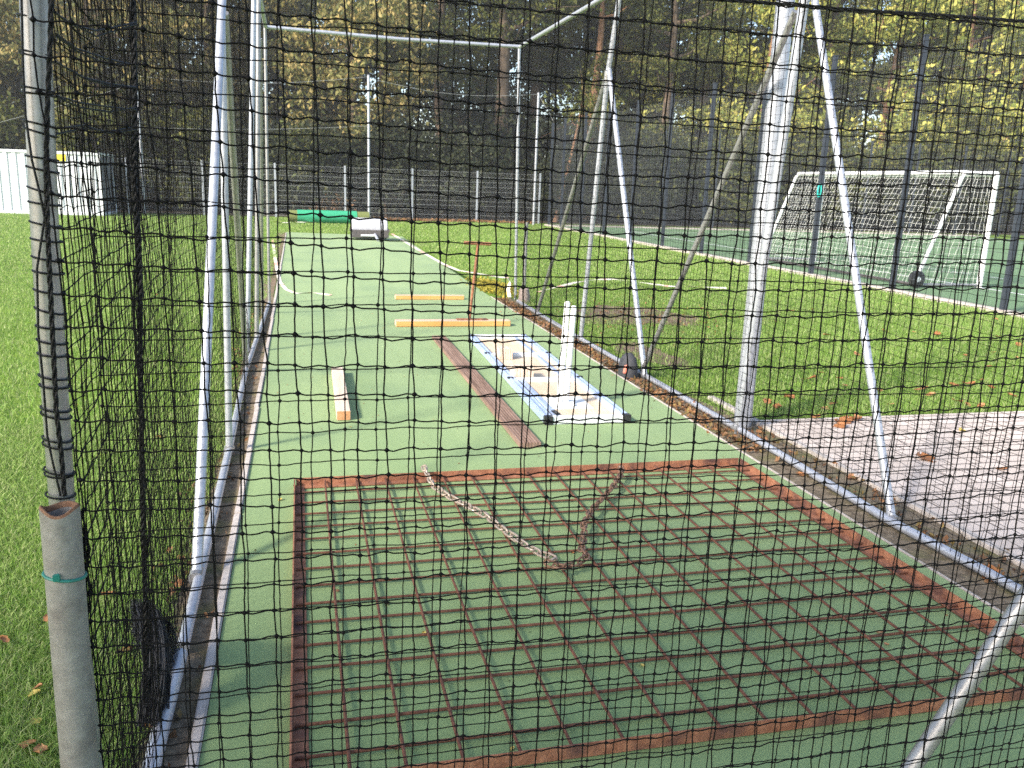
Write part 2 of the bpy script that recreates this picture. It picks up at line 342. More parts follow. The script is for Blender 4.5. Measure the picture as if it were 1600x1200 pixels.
# ------------------------------------------------------------------ ground
sheet('lawn', rect(-150, -60, 150, 170), 0.0, M['lawn'])
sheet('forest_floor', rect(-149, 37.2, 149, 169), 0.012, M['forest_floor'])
PITCH_Z = 0.024
sheet('artificial_pitch', [(-0.30, -6), (2.65, -6), (2.65, 12), (2.72, 15.4), (2.92, 25.6), (-0.40, 26.4), (-0.36, 12), (-0.30, 7)], PITCH_Z, M['carpet'], 0.03)
sheet('soil_border', rect(-0.52, -6, -0.334, 12), 0.008, M['soil'])
sheet('soil_border', [(2.672, -6), (3.12, -6), (3.12, 5.3), (2.98, 6.2), (2.95, 12), (2.70, 12)], 0.008, M['soil'])
sheet('soil_border', [(-0.56, 12), (-0.375, 12), (-0.43, 26.4), (-0.62, 26.4)], 0.008, M['bare'])
k = MB()
y = -6.0
while y < 26:
    x = -0.325 - max(0, (y - 7)) * 0.0042
    k.box((x + 0.006 + random.uniform(-.003, .003), y + 0.5, 0.012), (0.032, 0.985, 0.05), rz(random.uniform(-.2, .2)), 0.005); y += 1.0
o = k.build('kerb', M['concrete']); o['kind'] = 'structure'
k = MB(); y = -6.0
while y < 12:
    k.box((2.662, y + 0.5, 0.010), (0.014, 0.99, 0.036), None, 0.003); y += 1.0
o = k.build('kerb', M['concrete']); o['kind'] = 'structure'
for b in (blob(4.15, 10.3, 0.72, 0.95, 3, 90), blob(3.35, 7.8, 0.28, 0.6, 5, 60)):
    sheet('bare_soil', b, 0.005, M['bare'])
sheet('paving', rect(3.17, -6, 14, 5.3), 0.020, M['paver'], 0.03)
k = MB(); y = -6.0
while y < 5.2:
    k.box((3.14, y + 0.5, 0.004), (0.055, 0.985, 0.05), None, 0.005); y += 1.0
o = k.build('kerb', M['concrete']); o['kind'] = 'structure'
sheet('court_surface', rect(10.1, -10, 31, 34.6), 0.012, M['court'])
for r_ in (rect(12.5, -10, 12.58, 31.5), rect(12.5, 31.5, 28.5, 31.58), rect(12.58, 8.95, 28.5, 9.03), rect(28.5, -10, 28.58, 31.58)):
    sheet('court_line', r_, 0.016, M['paint'])
y = 14.0
while y < 26:                                           # dashed goal area line
    sheet('court_line', rect(14.6, y, 14.66, y + 0.6), 0.016, M['paint']); y += 1.1
k = MB(); y = -10.0
while y < 34.6:
    k.box((10.05, y + 0.5, 0.02), (0.16, 0.985, 0.09), None, 0.006); y += 1.0
o = k.build('kerb', M['concrete']); o['kind'] = 'structure'
k = MB(); x = 10.2
while x < 31:
    k.box((x + 0.5, 34.72, 0.02), (0.985, 0.16, 0.09), None, 0.006); x += 1.0
o = k.build('kerb', M['concrete']); o['kind'] = 'structure'

# ------------------------------------------------------------------ cage frame of tubes
XL, XR = -0.43, 2.87
cage = thing('batting_cage', (1.2, 6.0, 0), 'long cage frame of galvanised tubes standing over the green pitch', 'cage frame')
def member(name, pts, r, m='galv', n=16):
    mb = MB().tube([Vector(p) - cage.location for p in pts], r, n); return mb.build(name, M[m], cage)
zt = 0.04
member('base_rail', [(XL + 0.02, 0.6, zt), (XL + 0.01, 2.3, zt), (XL + .015, 2.715, zt + .01)], 0.025, 'galv')
member('base_rail', [(XL + 0.015, 2.78, zt), (XL, 5.0, zt), (XL - 0.03, 7.2, zt), (XL, 9.2, zt), (XL + 0.03, 11.2, zt)], 0.021)
member('base_rail', [(XR - 0.02, 0.8, zt), (XR, 2.6, zt), (XR - 0.05, 3.4, zt), (XR, 5.0, zt), (XR, 8.5, zt), (XR + 0.04, 11.4, zt)], 0.022)
# left side
apexL = AY(347, 0, 4.95)
def ext(a, b, s): a = np.array(a, float); b = np.array(b, float); return a + (b - a) * s
member('brace', [(XL, 3.33, zt), ext((XL, 3.33, zt), apexL, 1.03)], 0.0215)
member('post', [(XL, 5.0, 0), ext((XL, 5.0, 0), AY(346, 0, 5.0), 1.32)], 0.0195, 'galv')
member('brace', [(XL - 0.03, 7.25, zt), AY(351, 20, 5.05)], 0.021, 'galv_mid')
p2 = AY(399, 0, 8.6); p2b = AY(405, 0, 8.7)
member('brace', [G(386, 555), AY(397, -10, 8.2)], 0.022, 'galv')
member('post', [G(401, 533), ext(G(401, 533), AY(404, 0, 8.8), 1.03)], 0.022, 'galv_mid')
member('brace', [G(410, 492), AY(407, 60, 9.0)], 0.017, 'galv_mid')
member('post', [(-0.40, 11.2, 0), AY(414, 40, 11.2)], 0.018, 'galv_mid')
# right side
member('post', [(XR, 5.05, 0), (XR + 0.0, 4.77, 2.75), (XR, 4.70, 3.40)], 0.030)
member('brace', [(XR - 0.03, 3.41, zt), (XR, 4.70, 2.76)], 0.021)
member('brace', [(XR, 6.78, zt), (XR, 4.86, 2.66)], 0.021, 'galv_mid')
member('post', [(XR, 8.48, 0), (XR, 8.10, 2.66), (XR, 7.88, 3.36)], 0.024)
member('brace', [(XR, 6.70, zt), (XR, 8.07, 2.70)], 0.024)
member('brace', [(XR + 0.02, 10.30, zt), (XR, 8.15, 2.62)], 0.022, 'galv_mid')
member('post', [(2.99, 11.85, 0), (2.86, 11.6, 3.38)], 0.020)
member('post', [(3.10, 11.80, 0), (3.10, 11.80, 1.1)], 0.026, 'galv_mid')
# rails on top
cL, cR = AY(415, 42, 11.2), AY(812, 73, 11.4)
member('cross_rail', [cL, (cL + cR) / 2 - np.array([0, 0, 0.02]), cR], 0.022)
member('top_rail', [cR, (XR, 7.88, 3.38), (XR, 4.7, 3.42), (XR, 1.5, 3.42)], 0.024)
member('top_rail', [cL, AY(405, -10, 8.8), (XL, 5.0, 3.42), (XL, 1.5, 3.42)], 0.024)
# front
member('post', [AY(98, 800, 1.55) * [1, 1, 0] + [0.02, 0, 0], AY(98, 800, 1.55), AY(72, 400, 1.545), AY(54, 0, 1.54), ext(AY(72, 400, 1.545), AY(54, 0, 1.54), 4.2)], 0.0208, 'galv_mid', 24)
member('post', [(XR - 0.02, 1.52, 0), (XR - 0.02, 1.5, 3.42)], 0.024, 'galv_mid')
member('top_rail', [(XL, 1.5, 3.42), (XR, 1.5, 3.42)], 0.024, 'galv_mid')
b0, b1 = AY(1424, 1200, 1.56), AY(1602, 935, 1.56)
member('brace', [ext(b0, b1, -0.55), ext(b0, b1, 3.9)], 0.0215, 'galv_mid', 24)
for p, d in (((XL, 3.33, zt), 0.03), ((XL, 5.0, zt), 0.03), ((XR - 0.03, 3.41, zt), 0.031), ((XR, 6.74, zt), 0.031), ((XR, 8.48, zt), 0.032), ((XR, 8.11, 2.64), 0.031), ((XR, 5.05, zt), 0.036)):
    mb = MB().tube([Vector(p) + Vector((0, -0.035, 0)) - cage.location, Vector(p) + Vector((0, 0.035, 0)) - cage.location], d, 14) if p[2] < 1 else MB().tube([Vector(p) + Vector((0, 0, -0.05)) - cage.location, Vector(p) + Vector((0, -.01, 0.05)) - cage.location], d, 14)
    mb.build('clamp', M['galv_mid'], cage)

# tall thick pole beside the right A frame
tp = MB().tube([(3.0, 5.22, -0.1), (2.995, 5.2, 2.6), (2.99, 5.2, 5.6)], [0.060, 0.058, 0.056], 24).build('tall_pole', M['galv'])
tag(tp, 'thick tall pale steel pole standing against the right side net', 'pole')

# ground sleeve in front of the left post
pa, pb = AY(93, 792, 1.47), AY(125, 1200, 1.47)
ax = unit(pa - pb); low = pb - ax * (pb[2] / ax[2])
sl = thing('steel_sleeve', low, 'short open topped weathered steel pipe at the foot of the left front post', 'pipe')
L_ = np.linalg.norm(pa - low); mb = MB(); n = 28; R0, R1 = 0.0305, 0.0255
zax = Vector(ax); xax = zax.cross(Vector((0, 1, 0))).normalized(); yax = zax.cross(xax)
rings = []
for i, (h, r) in enumerate([(0, R0), (L_ * 0.4, R0 * 1.0), (L_ - 0.004, R0), (L_, R0 - 0.002), (L_, R1 + 0.001), (L_ - 0.01, R1), (L_ - 0.28, R1)]):
    for k in range(n):
        a = 2 * math.pi * k / n
        hh = h + (0.004 * math.sin(a * 2 + 1) + 0.003 * math.sin(a * 3)) * (1 if h > L_ - 0.02 else 0)
        rings.append(zax * hh + (xax * math.cos(a) + yax * math.sin(a)) * r)
fs = [(i * n + k, i * n + (k + 1) % n, (i + 1) * n + (k + 1) % n, (i + 1) * n + k) for i in range(6) for k in range(n)]
out_f = [f for f in fs if f[0] < 2 * n]; rim_f = [f for f in fs if 2 * n <= f[0] < 5 * n]; in_f = [f for f in fs if f[0] >= 5 * n]
def ring_part(f_):
    ids = sorted({i for f in f_ for i in f}); mp = {v: k for k, v in enumerate(ids)}
    return MB().add([rings[i] for i in ids], [tuple(mp[i] for i in f) for f in f_])
ring_part(out_f).build('pipe', M['galv_old'], sl)
ring_part(rim_f).build('rim', M['rim'], sl)
ring_part(in_f).build('bore', M['galv_old'], sl)
tp_ = Vector(AY(97, 897, 1.47)) - Vector(low); h0 = tp_.dot(zax)
loop = [zax * (h0 + 0.006 * math.cos(2 * math.pi * k / 24 - 0.4)) + (xax * math.cos(2 * math.pi * k / 24) + yax * math.sin(2 * math.pi * k / 24)) * (R0 + 0.0012) for k in range(25)]
tie = thing('cable_tie', Vector(low), 'dark green cable tie strapped round the short weathered pipe', 'cable tie')
MB().tube(loop, 0.0028, 6, False).build('strap', M['tie'], tie)
hd = AY(88, 903, 1.435); MB().box(Vector(hd) - Vector(low), (0.011, 0.008, 0.012), rz(20), 0.0015).build('lock_head', M['tie'], tie)

# ------------------------------------------------------------------ nets
def front_net(name, label, X0, X1, Y0, dY, z0, z1, mesh, r, knot, seed, sagA, sl=0.0, sg_=0.003, jit=0.0016):
    nu = int((X1 - X0) / mesh) + 1; nv = int((z1 - z0) / mesh) + 1
    U, V_ = np.meshgrid(np.linspace(0, 1, nu), np.linspace(0, 1, nv), indexing='ij')
    X = X0 + U * (X1 - X0); Z = z0 + V_ * (z1 - z0); Y = Y0 + dY * U
    Y = Y + 0.016 * smooth_noise(X, Z, seed, 3.5) + 0.004 * smooth_noise(X, Z, seed + 5, 10)
    Z = Z - sagA * np.sin(np.pi * np.clip((X - X0) / (2.6 - X0), 0, 1)) ** 1.0 + 0.010 * smooth_noise(X, Z, seed + 1, 4)
    X = X + sl * (Z - 1.2) + 0.010 * smooth_noise(X, Z, seed + 2, 4)
    P = np.stack([X, Y, Z], -1) + RNG.normal(0, jit, X.shape + (3,))
    t = thing(name, (X0, Y0, 0), label, 'net')
    o = link('mesh_panel', net_mesh('mesh_panel', P - np.array([X0, Y0, 0]), r, 5, knot, 4, 0.0004, sg_), M['net'], t)
    return t, P
nA, PA = front_net('cage_net', 'near black net with thick knotted twine laced to the left front post', -0.375, 2.42, 1.50, 0.02, 0.05, 2.75, 0.0515, 0.00148, 0.0050, 11, 0.035, -0.012)
nB, PB = front_net('cage_net', 'nearer thin twine black net hanging loose in front of the laced net', -0.30, 2.42, 1.375, -0.02, -0.0, 2.75, 0.0515, 0.00102, 0.0036, 31, 0.012, 0.020, 0.0006, 0.0011)
# edge rope on the post, lacing and the thick seam row
def braided(pts, r, off, parent, name):
    pts = [np.array(p, float) for p in pts]; P = []
    for a, b in zip(pts[:-1], pts[1:]):
        L = np.linalg.norm(b - a); nn = max(2, int(L / 0.008))
        P += [a + (b - a) * i / nn for i in range(nn)]
    P.append(pts[-1]); P = np.array(P); mb = MB(); t = unit(P[-1] - P[0]); x = unit(np.cross(t, [0.3, 1, 0.2])); y = np.cross(t, x)
    for s in range(3):
        q = [P[i] + (x * math.cos(i * 0.75 + s * 2.094) + y * math.sin(i * 0.75 + s * 2.094)) * r - off for i in range(len(P))]
        mb.tube(q, r * 0.75, 5)
    return mb.build(name, M['rope'], parent)
offA = np.array([-0.375, 1.50, 0])
ppx = [(81, -60), (79, 60), (74, 170), (72, 260), (74, 350), (78, 440), (84, 560), (88, 640), (97, 720), (101, 775)]
braided([AY(px, py, 1.51) for px, py in ppx], 0.0026, offA, nA, 'edge_rope')
lac = MB()
for py, tilt in ((30, 3), (84, 2), (90, 3), (140, 2), (148, 1), (194, 3), (207, 4), (247, 2), (265, 3), (298, 4), (318, 2), (350, 3), (375, 2), (404, 3), (425, 2), (455, 3), (485, 4), (510, 2), (533, 3), (553, 2), (588, 3), (602, 2), (638, 3), (648, 4), (685, 3), (695, 4), (735, 4), (740, 2), (772, 2)):
    xl = 52 + (py / 775) * 43 - 21.5; c = AY(xl + 21.5, py, 1.5445)
    rr = 0.0218 + 0.0014
    ring = [(c[0] + rr * math.cos(a), c[1] + rr * math.sin(a), c[2] - 0.0016 * tilt * math.cos(a)) for a in np.linspace(0, 2 * math.pi, 18)]
    lac.tube([Vector(p) - Vector(offA) for p in ring], 0.0018, 5, False)
wand = [(33, -40), (36, 100), (40, 180), (50, 250), (62, 300), (70, 340), (58, 420), (60, 520), (68, 600), (74, 680), (82, 720), (95, 775)]
lac.tube([Vector(AY(px, py, 1.512)) - Vector(offA) for px, py in wand], 0.0020, 5)
wand = [(205, -20), (150, 15), (100, 5), (85, -20)]
lac.build('lacing_cord', M['rope'], nA)
lo = MB()
for pl in ([(86, 20), (110, 38), (150, 52), (212, 40)], [(88, 55), (120, 82), (165, 95), (212, 100)], [(86, 92), (130, 118), (170, 130), (212, 140)], [(86, 205), (130, 200), (170, 206), (212, 202)], [(88, 148), (125, 165), (170, 172), (212, 168)]):
    w = [AY(px, py, 1.56 + 0.28 * (px - 86) / 126) for px, py in pl]
    for j in range(2): lo.tube([Vector(p) + Vector((0, 0, random.uniform(-.006, .006))) - Vector(offA) for p in w], 0.0018, 5)
lo.build('slack_strand', M['rope'], nA)
row = int(np.argmin(abs(PA[PA.shape[0] // 2, :, 2] - 1.99)))
zr = [AY(900 + 70 * i, -16 + 4.9 * i + random.uniform(-2, 2), 1.5) for i in range(14)]
braided(zr, 0.0022, offA, nA, 'seam_rope')

def side_net(name, label, X, Y0, Y1, z1, mesh, r, seed, bulge, sgn, off=0.0):
    nu = int((Y1 - Y0) / mesh) + 1; nv = int(z1 / mesh) + 1
    U, V_ = np.meshgrid(np.linspace(0, 1, nu), np.linspace(0, 1, nv), indexing='ij')
    Y = Y0 + U * (Y1 - Y0); Z = 0.03 + V_ * (z1 - 0.03)
    tp = np.clip((Y - Y0) / 1.6, 0, 1)
    Xs = X + sgn * bulge * tp * np.sin(np.pi * V_) * (0.6 + 0.4 * smooth_noise(Y, Z, seed, 1.5)) + (0.004 + 0.014 * tp) * smooth_noise(Y, Z, seed + 1, 7) - sgn * off * (1 - tp)
    Z = Z + 0.016 * smooth_noise(Y, Z, seed + 2, 4); Y = Y + 0.007 * smooth_noise(Y, Z, seed + 3, 4)
    P = np.stack([Xs, Y, Z], -1) + RNG.normal(0, 0.0022, Xs.shape + (3,))
    me = net_mesh(name, P - np.array([X, Y0, 0]), r, 3, r * 2.1, 1)
    o = link(name, me, M['net']); o.location = (X, Y0, 0); tag(o, label, 'net'); return o
side_net('cage_net', 'black side net along the left edge of the pitch beside the open lawn', XL - 0.035, 1.56, 11.2, 3.35, 0.0515, 0.0013, 51, 0.05, -1, 0.075)
side_net('cage_net', 'finer second layer of black netting between the left front post and the first A frame', XL - 0.02, 1.58, 3.6, 3.35, 0.052, 0.0009, 57, 0.02, -1, 0.065)
side_net('cage_net', 'black side net along the right edge of the pitch beside the paving', XR - 0.035, 1.50, 11.5, 3.35, 0.0515, 0.0012, 71, 0.03, 1)
# hanging seam rope on the left side net
sr = [AY(207, -60, 2.23), AY(209, 60, 2.23), AY(211, 150, 2.22), AY(209, 250, 2.22), AY(211, 320, 2.21), AY(217, 370, 2.2), AY(219, 480, 2.2), AY(219, 600, 2.2), AY(222, 720, 2.2), AY(224, 850, 2.2), AY(228, 980, 2.2), AY(229, 1100, 2.2)]
s_t = thing('hanging_rope', (sr[0][0], 2.2, 0), 'thick dark seam rope hanging down the left net near the front', 'rope')
braided(sr, 0.0042, np.array([sr[0][0], 2.2, 0]), s_t, 'braided_rope')
strd = MB()
for j in range(5):
    strd.tube([Vector(p) + Vector((random.uniform(-.012, .012), random.uniform(-.01, .01), 0)) - s_t.location for p in sr], 0.0011, 4)
strd.build('loose_twine', M['net'], s_t)
# bunched net at the foot of the left side
A0, A1 = [], []
for i in range(420):
    u = random.random(); w = random.uniform(0.75, 1.0); xo = random.uniform(-.03, .03)
    c = np.array([-0.46 + xo, 2.47 + 0.10 * (u - .5), 0.02]); ry, rzz = (0.10 + 0.03 * math.sin(u * 9)) * w, (0.30 + 0.06 * math.sin(u * 3.1)) * w
    pts = []
    for k in range(11):
        a = math.pi * (0.02 + 0.96 * k / 10); fl = abs(math.cos(a)) ** 3
        pts.append(c + np.array([0.03 * math.sin(a * 2 + u) + random.gauss(0, .0022), -math.cos(a) * ry * (1 + 0.45 * fl) + 0.05 * math.cos(a) ** 2 + random.gauss(0, .0022), math.sin(a) ** 0.7 * rzz + random.gauss(0, .002)]))
    A0 += pts[:-1]; A1 += pts[1:]
V, Q = strands(A0, A1, 0.0012, 3)
o = link('bunched_net', np_mesh('bunched_net', V - np.array([-0.45, 2.4, 0]), Q), M['bunch']); o.location = (-0.45, 2.4, 0)
tag(o, 'dark rounded bunch of surplus netting heaped against the left base tube', 'net')
# slack netting knotted beside the sleeve
A0, A1 = [], []
for i in range(26):
    off = np.array([random.uniform(-.010, .010), random.uniform(-.012, .012), 0])
    pts = [AY(px + random.uniform(-3, 3), py, 1.56) + off for px, py in [(118, 800), (124, 830), (132, 860), (128, 890), (134, 925), (131, 960), (128, 990)]]
    A0 += pts[:-1]; A1 += pts[1:]
V, Q = strands(A0, A1, 0.0012, 3); c0 = np.array([-0.37, 1.56, 0])
o = link('slack_net', np_mesh('slack_net', V - c0, Q), M['net'], nA); o.location = Vector(c0) - Vector(offA)

# ------------------------------------------------------------------ drag mat with chain
PZ = PITCH_Z
dx0, dx1, dy0, dy1 = -0.055, 2.51, 1.995, 4.36
dm = thing('drag_mat', ((dx0 + dx1) / 2, (dy0 + dy1) / 2, PZ), 'large rusty steel drag frame with welded rod grid lying on the pitch', 'drag mat')
cx, cy = dm.location.x, dm.location.y; hx, hy = (dx1 - dx0) / 2, (dy1 - dy0) / 2
T = 0.007; Hh = 0.044; Wd = 0.045
def angle(name, c, along, length, inward):
    mb = MB()
    if along == 'y':
        mb.box((c, 0, Hh / 2 + 0.002), (T, length, Hh), None, 0.0015); mb.box((c + inward * (Wd / 2 + T / 2), 0, T / 2 + 0.002), (Wd, length, T), None, 0.0015)
    else:
        mb.box((0, c, Hh / 2 + 0.002), (length, T, Hh), None, 0.0015); mb.box((0, c + inward * (Wd / 2 + T / 2), T / 2 + 0.0025), (length, Wd, T), None, 0.0015)
    return mb.build(name, M['rust'], dm)
angle('side_angle', -hx, 'y', 2 * hy, 1); angle('side_angle', hx, 'y', 2 * hy, -1)
angle('end_angle', -hy, 'x', 2 * hx - 2 * T, 1); angle('end_angle', hy, 'x', 2 * hx - 2 * T, -1)
x = -hx + 0.155
while x < hx - 0.05:
    j = random.uniform(-.006, .006); MB().tube([(x + j, -hy + .01, 0.026), (x, 0, 0.022 + random.uniform(0, .003)), (x - j, hy - .01, 0.026)], 0.0054, 8).build('rod', M['rustrod'], dm); x += 0.1555
y = -hy + 0.13
while y < hy - 0.04:
    j = random.uniform(-.006, .006); MB().tube([(-hx + .01, y + j, 0.015), (0, y, 0.012), (hx - .01, y - j, 0.015)], 0.0054, 8).build('rod', M['rustrod'], dm); y += 0.150
# chain
cp = [(662, 735), (676, 758), (700, 775), (730, 790), (760, 806), (790, 830), (820, 851), (845, 865), (866, 872), (855, 880), (880, 886), (900, 880), (918, 870), (908, 858), (913, 838), (912, 818), (922, 800), (940, 780), (958, 760), (972, 738), (968, 733)]
pts = [G(px, py, PZ + 0.05) for px, py in cp]; pts[0][2] += 0.02; pts[-1][2] += 0.02
cum = [0]
for a, b in zip(pts[:-1], pts[1:]): cum.append(cum[-1] + np.linalg.norm(b - a))
def at_len(s):
    for i in range(len(cum) - 1):
        if s <= cum[i + 1]: return pts[i] + (pts[i + 1] - pts[i]) * ((s - cum[i]) / max(1e-6, cum[i + 1] - cum[i]))
    return pts[-1]
lk = []
for k in range(21):
    a = 2 * math.pi * k / 20; lk.append((0.0135 * math.sin(a), (0.0165 if math.cos(a) > 0 else -0.0165) + 0.0125 * math.cos(a), 0))
ch = MB().tube(pts[:2], 0.004, 6).build('shackle', M['chain'], dm); ch.parent = dm; ch.matrix_parent_inverse = Matrix.Translation(-dm.location)
chain = MB().tube([pts[-1], pts[-2]], 0.004, 6).build('chain', M['chain'], dm); chain.matrix_parent_inverse = Matrix.Translation(-dm.location)
lme = MB().tube(lk, 0.0048, 6, False).build('link', M['chain'], chain); first = True
lrust = None; s = 0.0; i = 0
while s < cum[-1] - 0.02:
    a, b = at_len(s), at_len(s + 0.03); d = Vector(b - a).normalized(); c = Vector((a + b) / 2)
    o = lme if first else lme.copy()
    if not first: COL.objects.link(o); o.parent = chain
    first = False
    if s > cum[-1] * 0.47:
        if lrust is None: lrust = lme.data.copy(); lrust.materials[0] = M['chain_rust']
        o.data = lrust
    z = Vector((0, 0, 1)) if i % 2 == 0 else d.cross(Vector((0, 0, 1))); z = (z + Vector((random.uniform(-.5, .5), random.uniform(-.5, .5), random.uniform(-.3, .3)))); z = (z - d * z.dot(d)).normalized(); xx = d.cross(z)
    o.matrix_local = Matrix.Translation(c) @ Matrix(((xx.x, d.x, z.x), (xx.y, d.y, z.y), (xx.z, d.z, z.z))).to_4x4()
    s += 0.0430; i += 1

# ------------------------------------------------------------------ timber on the pitch
mb = MB(); A = G(685, 529, PZ); B = G(829, 700, PZ); d = B - A; L = np.linalg.norm(d); ang = math.degrees(math.atan2(d[1], d[0])) - 90
o = MB()
wN = 7
for i in range(wN): o.box(((i - (wN - 1) / 2) * 0.0200, 0, 0.019), (0.0165, L, 0.032), None, 0.003)
o.box((0, 0, 0.0155), (0.140, L - 0.004, 0.027), None, 0.003)
o = o.build('deck_board', M['deck']); o.location = (*((A + B) / 2)[:2], PZ); o.rotation_euler = (0, 0, math.radians(ang))
tag(o, 'long dark weathered grooved board lying beside the framed trays', 'board')
A = G(527, 585, PZ); B = G(537, 657, PZ)
bt = thing('timber_block', (*((A + B) / 2)[:2], PZ), 'short pale square timber lying alone on the left half of the pitch', 'timber', rot=math.radians(math.degrees(math.atan2((B - A)[1], (B - A)[0])) + 90))
Lb = np.linalg.norm(B - A)
MB().box((0, 0, 0.034), (0.092, Lb, 0.066), None, 0.004).build('timber', M['pine'], bt)
MB().box((0, -Lb / 2 - 0.0008, 0.034), (0.086, 0.003, 0.060)).build('cut_end', M['endgrain'], bt)
A = G(617, 467, PZ); B = G(725, 468, PZ)
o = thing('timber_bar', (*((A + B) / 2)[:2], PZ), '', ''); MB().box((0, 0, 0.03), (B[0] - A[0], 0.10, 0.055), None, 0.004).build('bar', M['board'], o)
MB().box((0, -0.0515, 0.029), (B[0] - A[0] - 0.012, 0.004, 0.050), None, 0.001).build('front_face', M['orange'], o)  # orange front face, rest of the bar paler
tag(o, 'short orange timber bar lying behind the board with the handle', 'timber')
# T handled levelling board
A = G(618, 510, PZ); B = G(795, 508, PZ); c = (A + B) / 2
lu = thing('levelling_board', (c[0], c[1], PZ), 'orange levelling board with an upright rusty T handle', 'levelling tool')
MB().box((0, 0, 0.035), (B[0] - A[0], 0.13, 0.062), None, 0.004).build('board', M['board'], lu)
MB().box((0, -0.0665, 0.033), (B[0] - A[0] - 0.012, 0.004, 0.056), None, 0.001).build('front_face', M['orange'], lu)  # front face orange, the board itself paler
hb = G(738, 500, PZ) - c
MB().box((0.22, 0.02, 0.072), (0.36, 0.09, 0.010), None, 0.003).build('bracket', M['rust'], lu)
top = AY(747, 381, c[1] - 0.03) - np.array([c[0], c[1], PZ])
MB().tube([(0.19, 0.02, 0.07), tuple(top)], 0.016, 10).build('shaft', M['rust'], lu)
MB().tube([top + [-0.16, 0, 0.01], top + [0.15, 0, 0]], 0.020, 10).build('grip', M['rust'], lu)

# ------------------------------------------------------------------ framed trays, blocks, stumps
tq = [G(733, 531, PZ), G(820, 530, PZ), G(986, 661, PZ), G(850, 664, PZ)]     # far-left, far-right, near-right, near-left
o3 = (tq[0] + tq[1] + tq[2] + tq[3]) / 4
xw = (np.linalg.norm(tq[1] - tq[0]) + np.linalg.norm(tq[2] - tq[3])) / 2; yl = (np.linalg.norm(tq[3] - tq[0]) + np.linalg.norm(tq[2] - tq[1])) / 2
dirv = (tq[0] + tq[1] - tq[2] - tq[3]); rotz = math.atan2(dirv[1], dirv[0]) - math.pi / 2
tr = thing('framed_tray', (o3[0], o3[1], PZ), 'long blue aluminium framed tray of plywood panels lying on the pitch', 'tray', rot=rotz)
W2, L2 = xw / 2, yl / 2
def rail(name, c, d, m='alu'):
    mb = MB().box(c, d, None, 0.004)
    if d[1] > d[0]:
        for s in (-1, 1): mb.box((c[0] + s * d[0] * 0.28, c[1], c[2] + d[2] / 2 + 0.003), (d[0] * 0.18, d[1] - 0.02, 0.008), None, 0.002)
    return mb.build(name, M[m], tr)
rail('side_rail', (-W2 + 0.03, 0, 0.028), (0.06, 2 * L2 - 0.05, 0.052)); rail('side_rail', (W2 - 0.03, 0, 0.028), (0.06, 2 * L2 - 0.05, 0.052))
rail('end_rail', (0, -L2 + 0.022, 0.028), (2 * W2 - 0.06, 0.044, 0.054), 'alu_white'); rail('end_rail', (0, L2 - 0.022, 0.028), (2 * W2 - 0.06, 0.044, 0.054), 'alu_white')
ys = [-L2 + 0.05, -L2 + 2 * L2 * 0.37, -L2 + 2 * L2 * 0.69, L2 - 0.05]
for yy in ys[1:3]: rail('cross_rail', (0, yy, 0.030), (2 * W2 - 0.122, 0.05, 0.05), 'alu_white')
for a, b in zip(ys[:-1], ys[1:]):
    MB().box((0, (a + b) / 2, 0.018), (2 * W2 - 0.122, b - a - 0.055, 0.016)).build('panel', M['ply'], tr)
    MB().box((0.17 if a > ys[0] else -0.20, (a + b) / 2, 0.037), (0.035, b - a - 0.06, 0.020), None, 0.003).build('divider', M['alu'], tr)
for sx in (-1, 1):
    for yy in (-L2 + 0.02, L2 - 0.02): MB().box((sx * (W2 - 0.026), yy - 0.004, 0.030), (0.058, 0.052, 0.060), None, 0.003).build('corner_cap', M['black'], tr)
    for yy in ys[1:3]: MB().box((sx * (W2 - 0.012), yy, 0.058), (0.05, 0.030, 0.012), None, 0.003).build('latch', M['black'], tr)
MB().box((-W2 + 0.10, -L2 + 0.10, 0.060), (0.035, 0.09, 0.012), rz(8), 0.003).build('latch', M['black'], tr)
Rm = Matrix.Rotation(rotz, 3, 'Z')
def on_tray(px, py, z=0.0): return G(px, py, PZ + z)
for (px, py, w, l, h, lab) in ((788, 560, 0.13, 0.13, 0.10, 'small pale slatted wood block on the far panel of the tray'), (815, 590, 0.17, 0.16, 0.10, 'larger pale slatted wood block on the middle panel of the tray')):
    c = on_tray(px, py, 0.026); t = MB()
    for k in range(6): t.box(((k - 2.5) * w / 6, 0, h / 2), (w / 6 - 0.003, l, h - 0.002 * (k % 2)), None, 0.002)
    t.box((0, 0, h / 2), (w - 0.006, l - 0.006, h - 0.006))
    o = t.build('wood_block', M['pine']); o.location = c; o.rotation_euler = (0, 0, rotz); tag(o, lab, 'wood block')
c = on_tray(868, 630, 0.030)
o = MB().box((0, 0, 0.004), (0.42, 0.34, 0.008), None, 0.003).build('white_board', M['white']); o.location = (c[0] + .03, c[1], PZ + 0.0262); o.rotation_euler = (0, 0, rotz)
tag(o, 'flat white board lying on the near panel under the white stumps', 'board')
sb = on_tray(879, 632, 0.035)
wk = thing('stump_set', (sb[0], sb[1], PZ + 0.0345), 'tall white plastic practice stumps standing on the tray', 'stumps', rot=math.radians(-8))
MB().box((0, 0, 0.012), (0.17, 0.11, 0.022), None, 0.005).build('base', M['white'], wk)
for dx, h in ((-0.024, 0.755), (0.024, 0.725)):
    MB().tube([(dx, 0, 0.02), (dx + .012, 0, 0.4), (dx + 0.022, 0.0, h - 0.012), (dx + 0.022, 0, h)], [0.0215, 0.0215, 0.0205, 0.015], 14).build('stump', M['white'], wk)

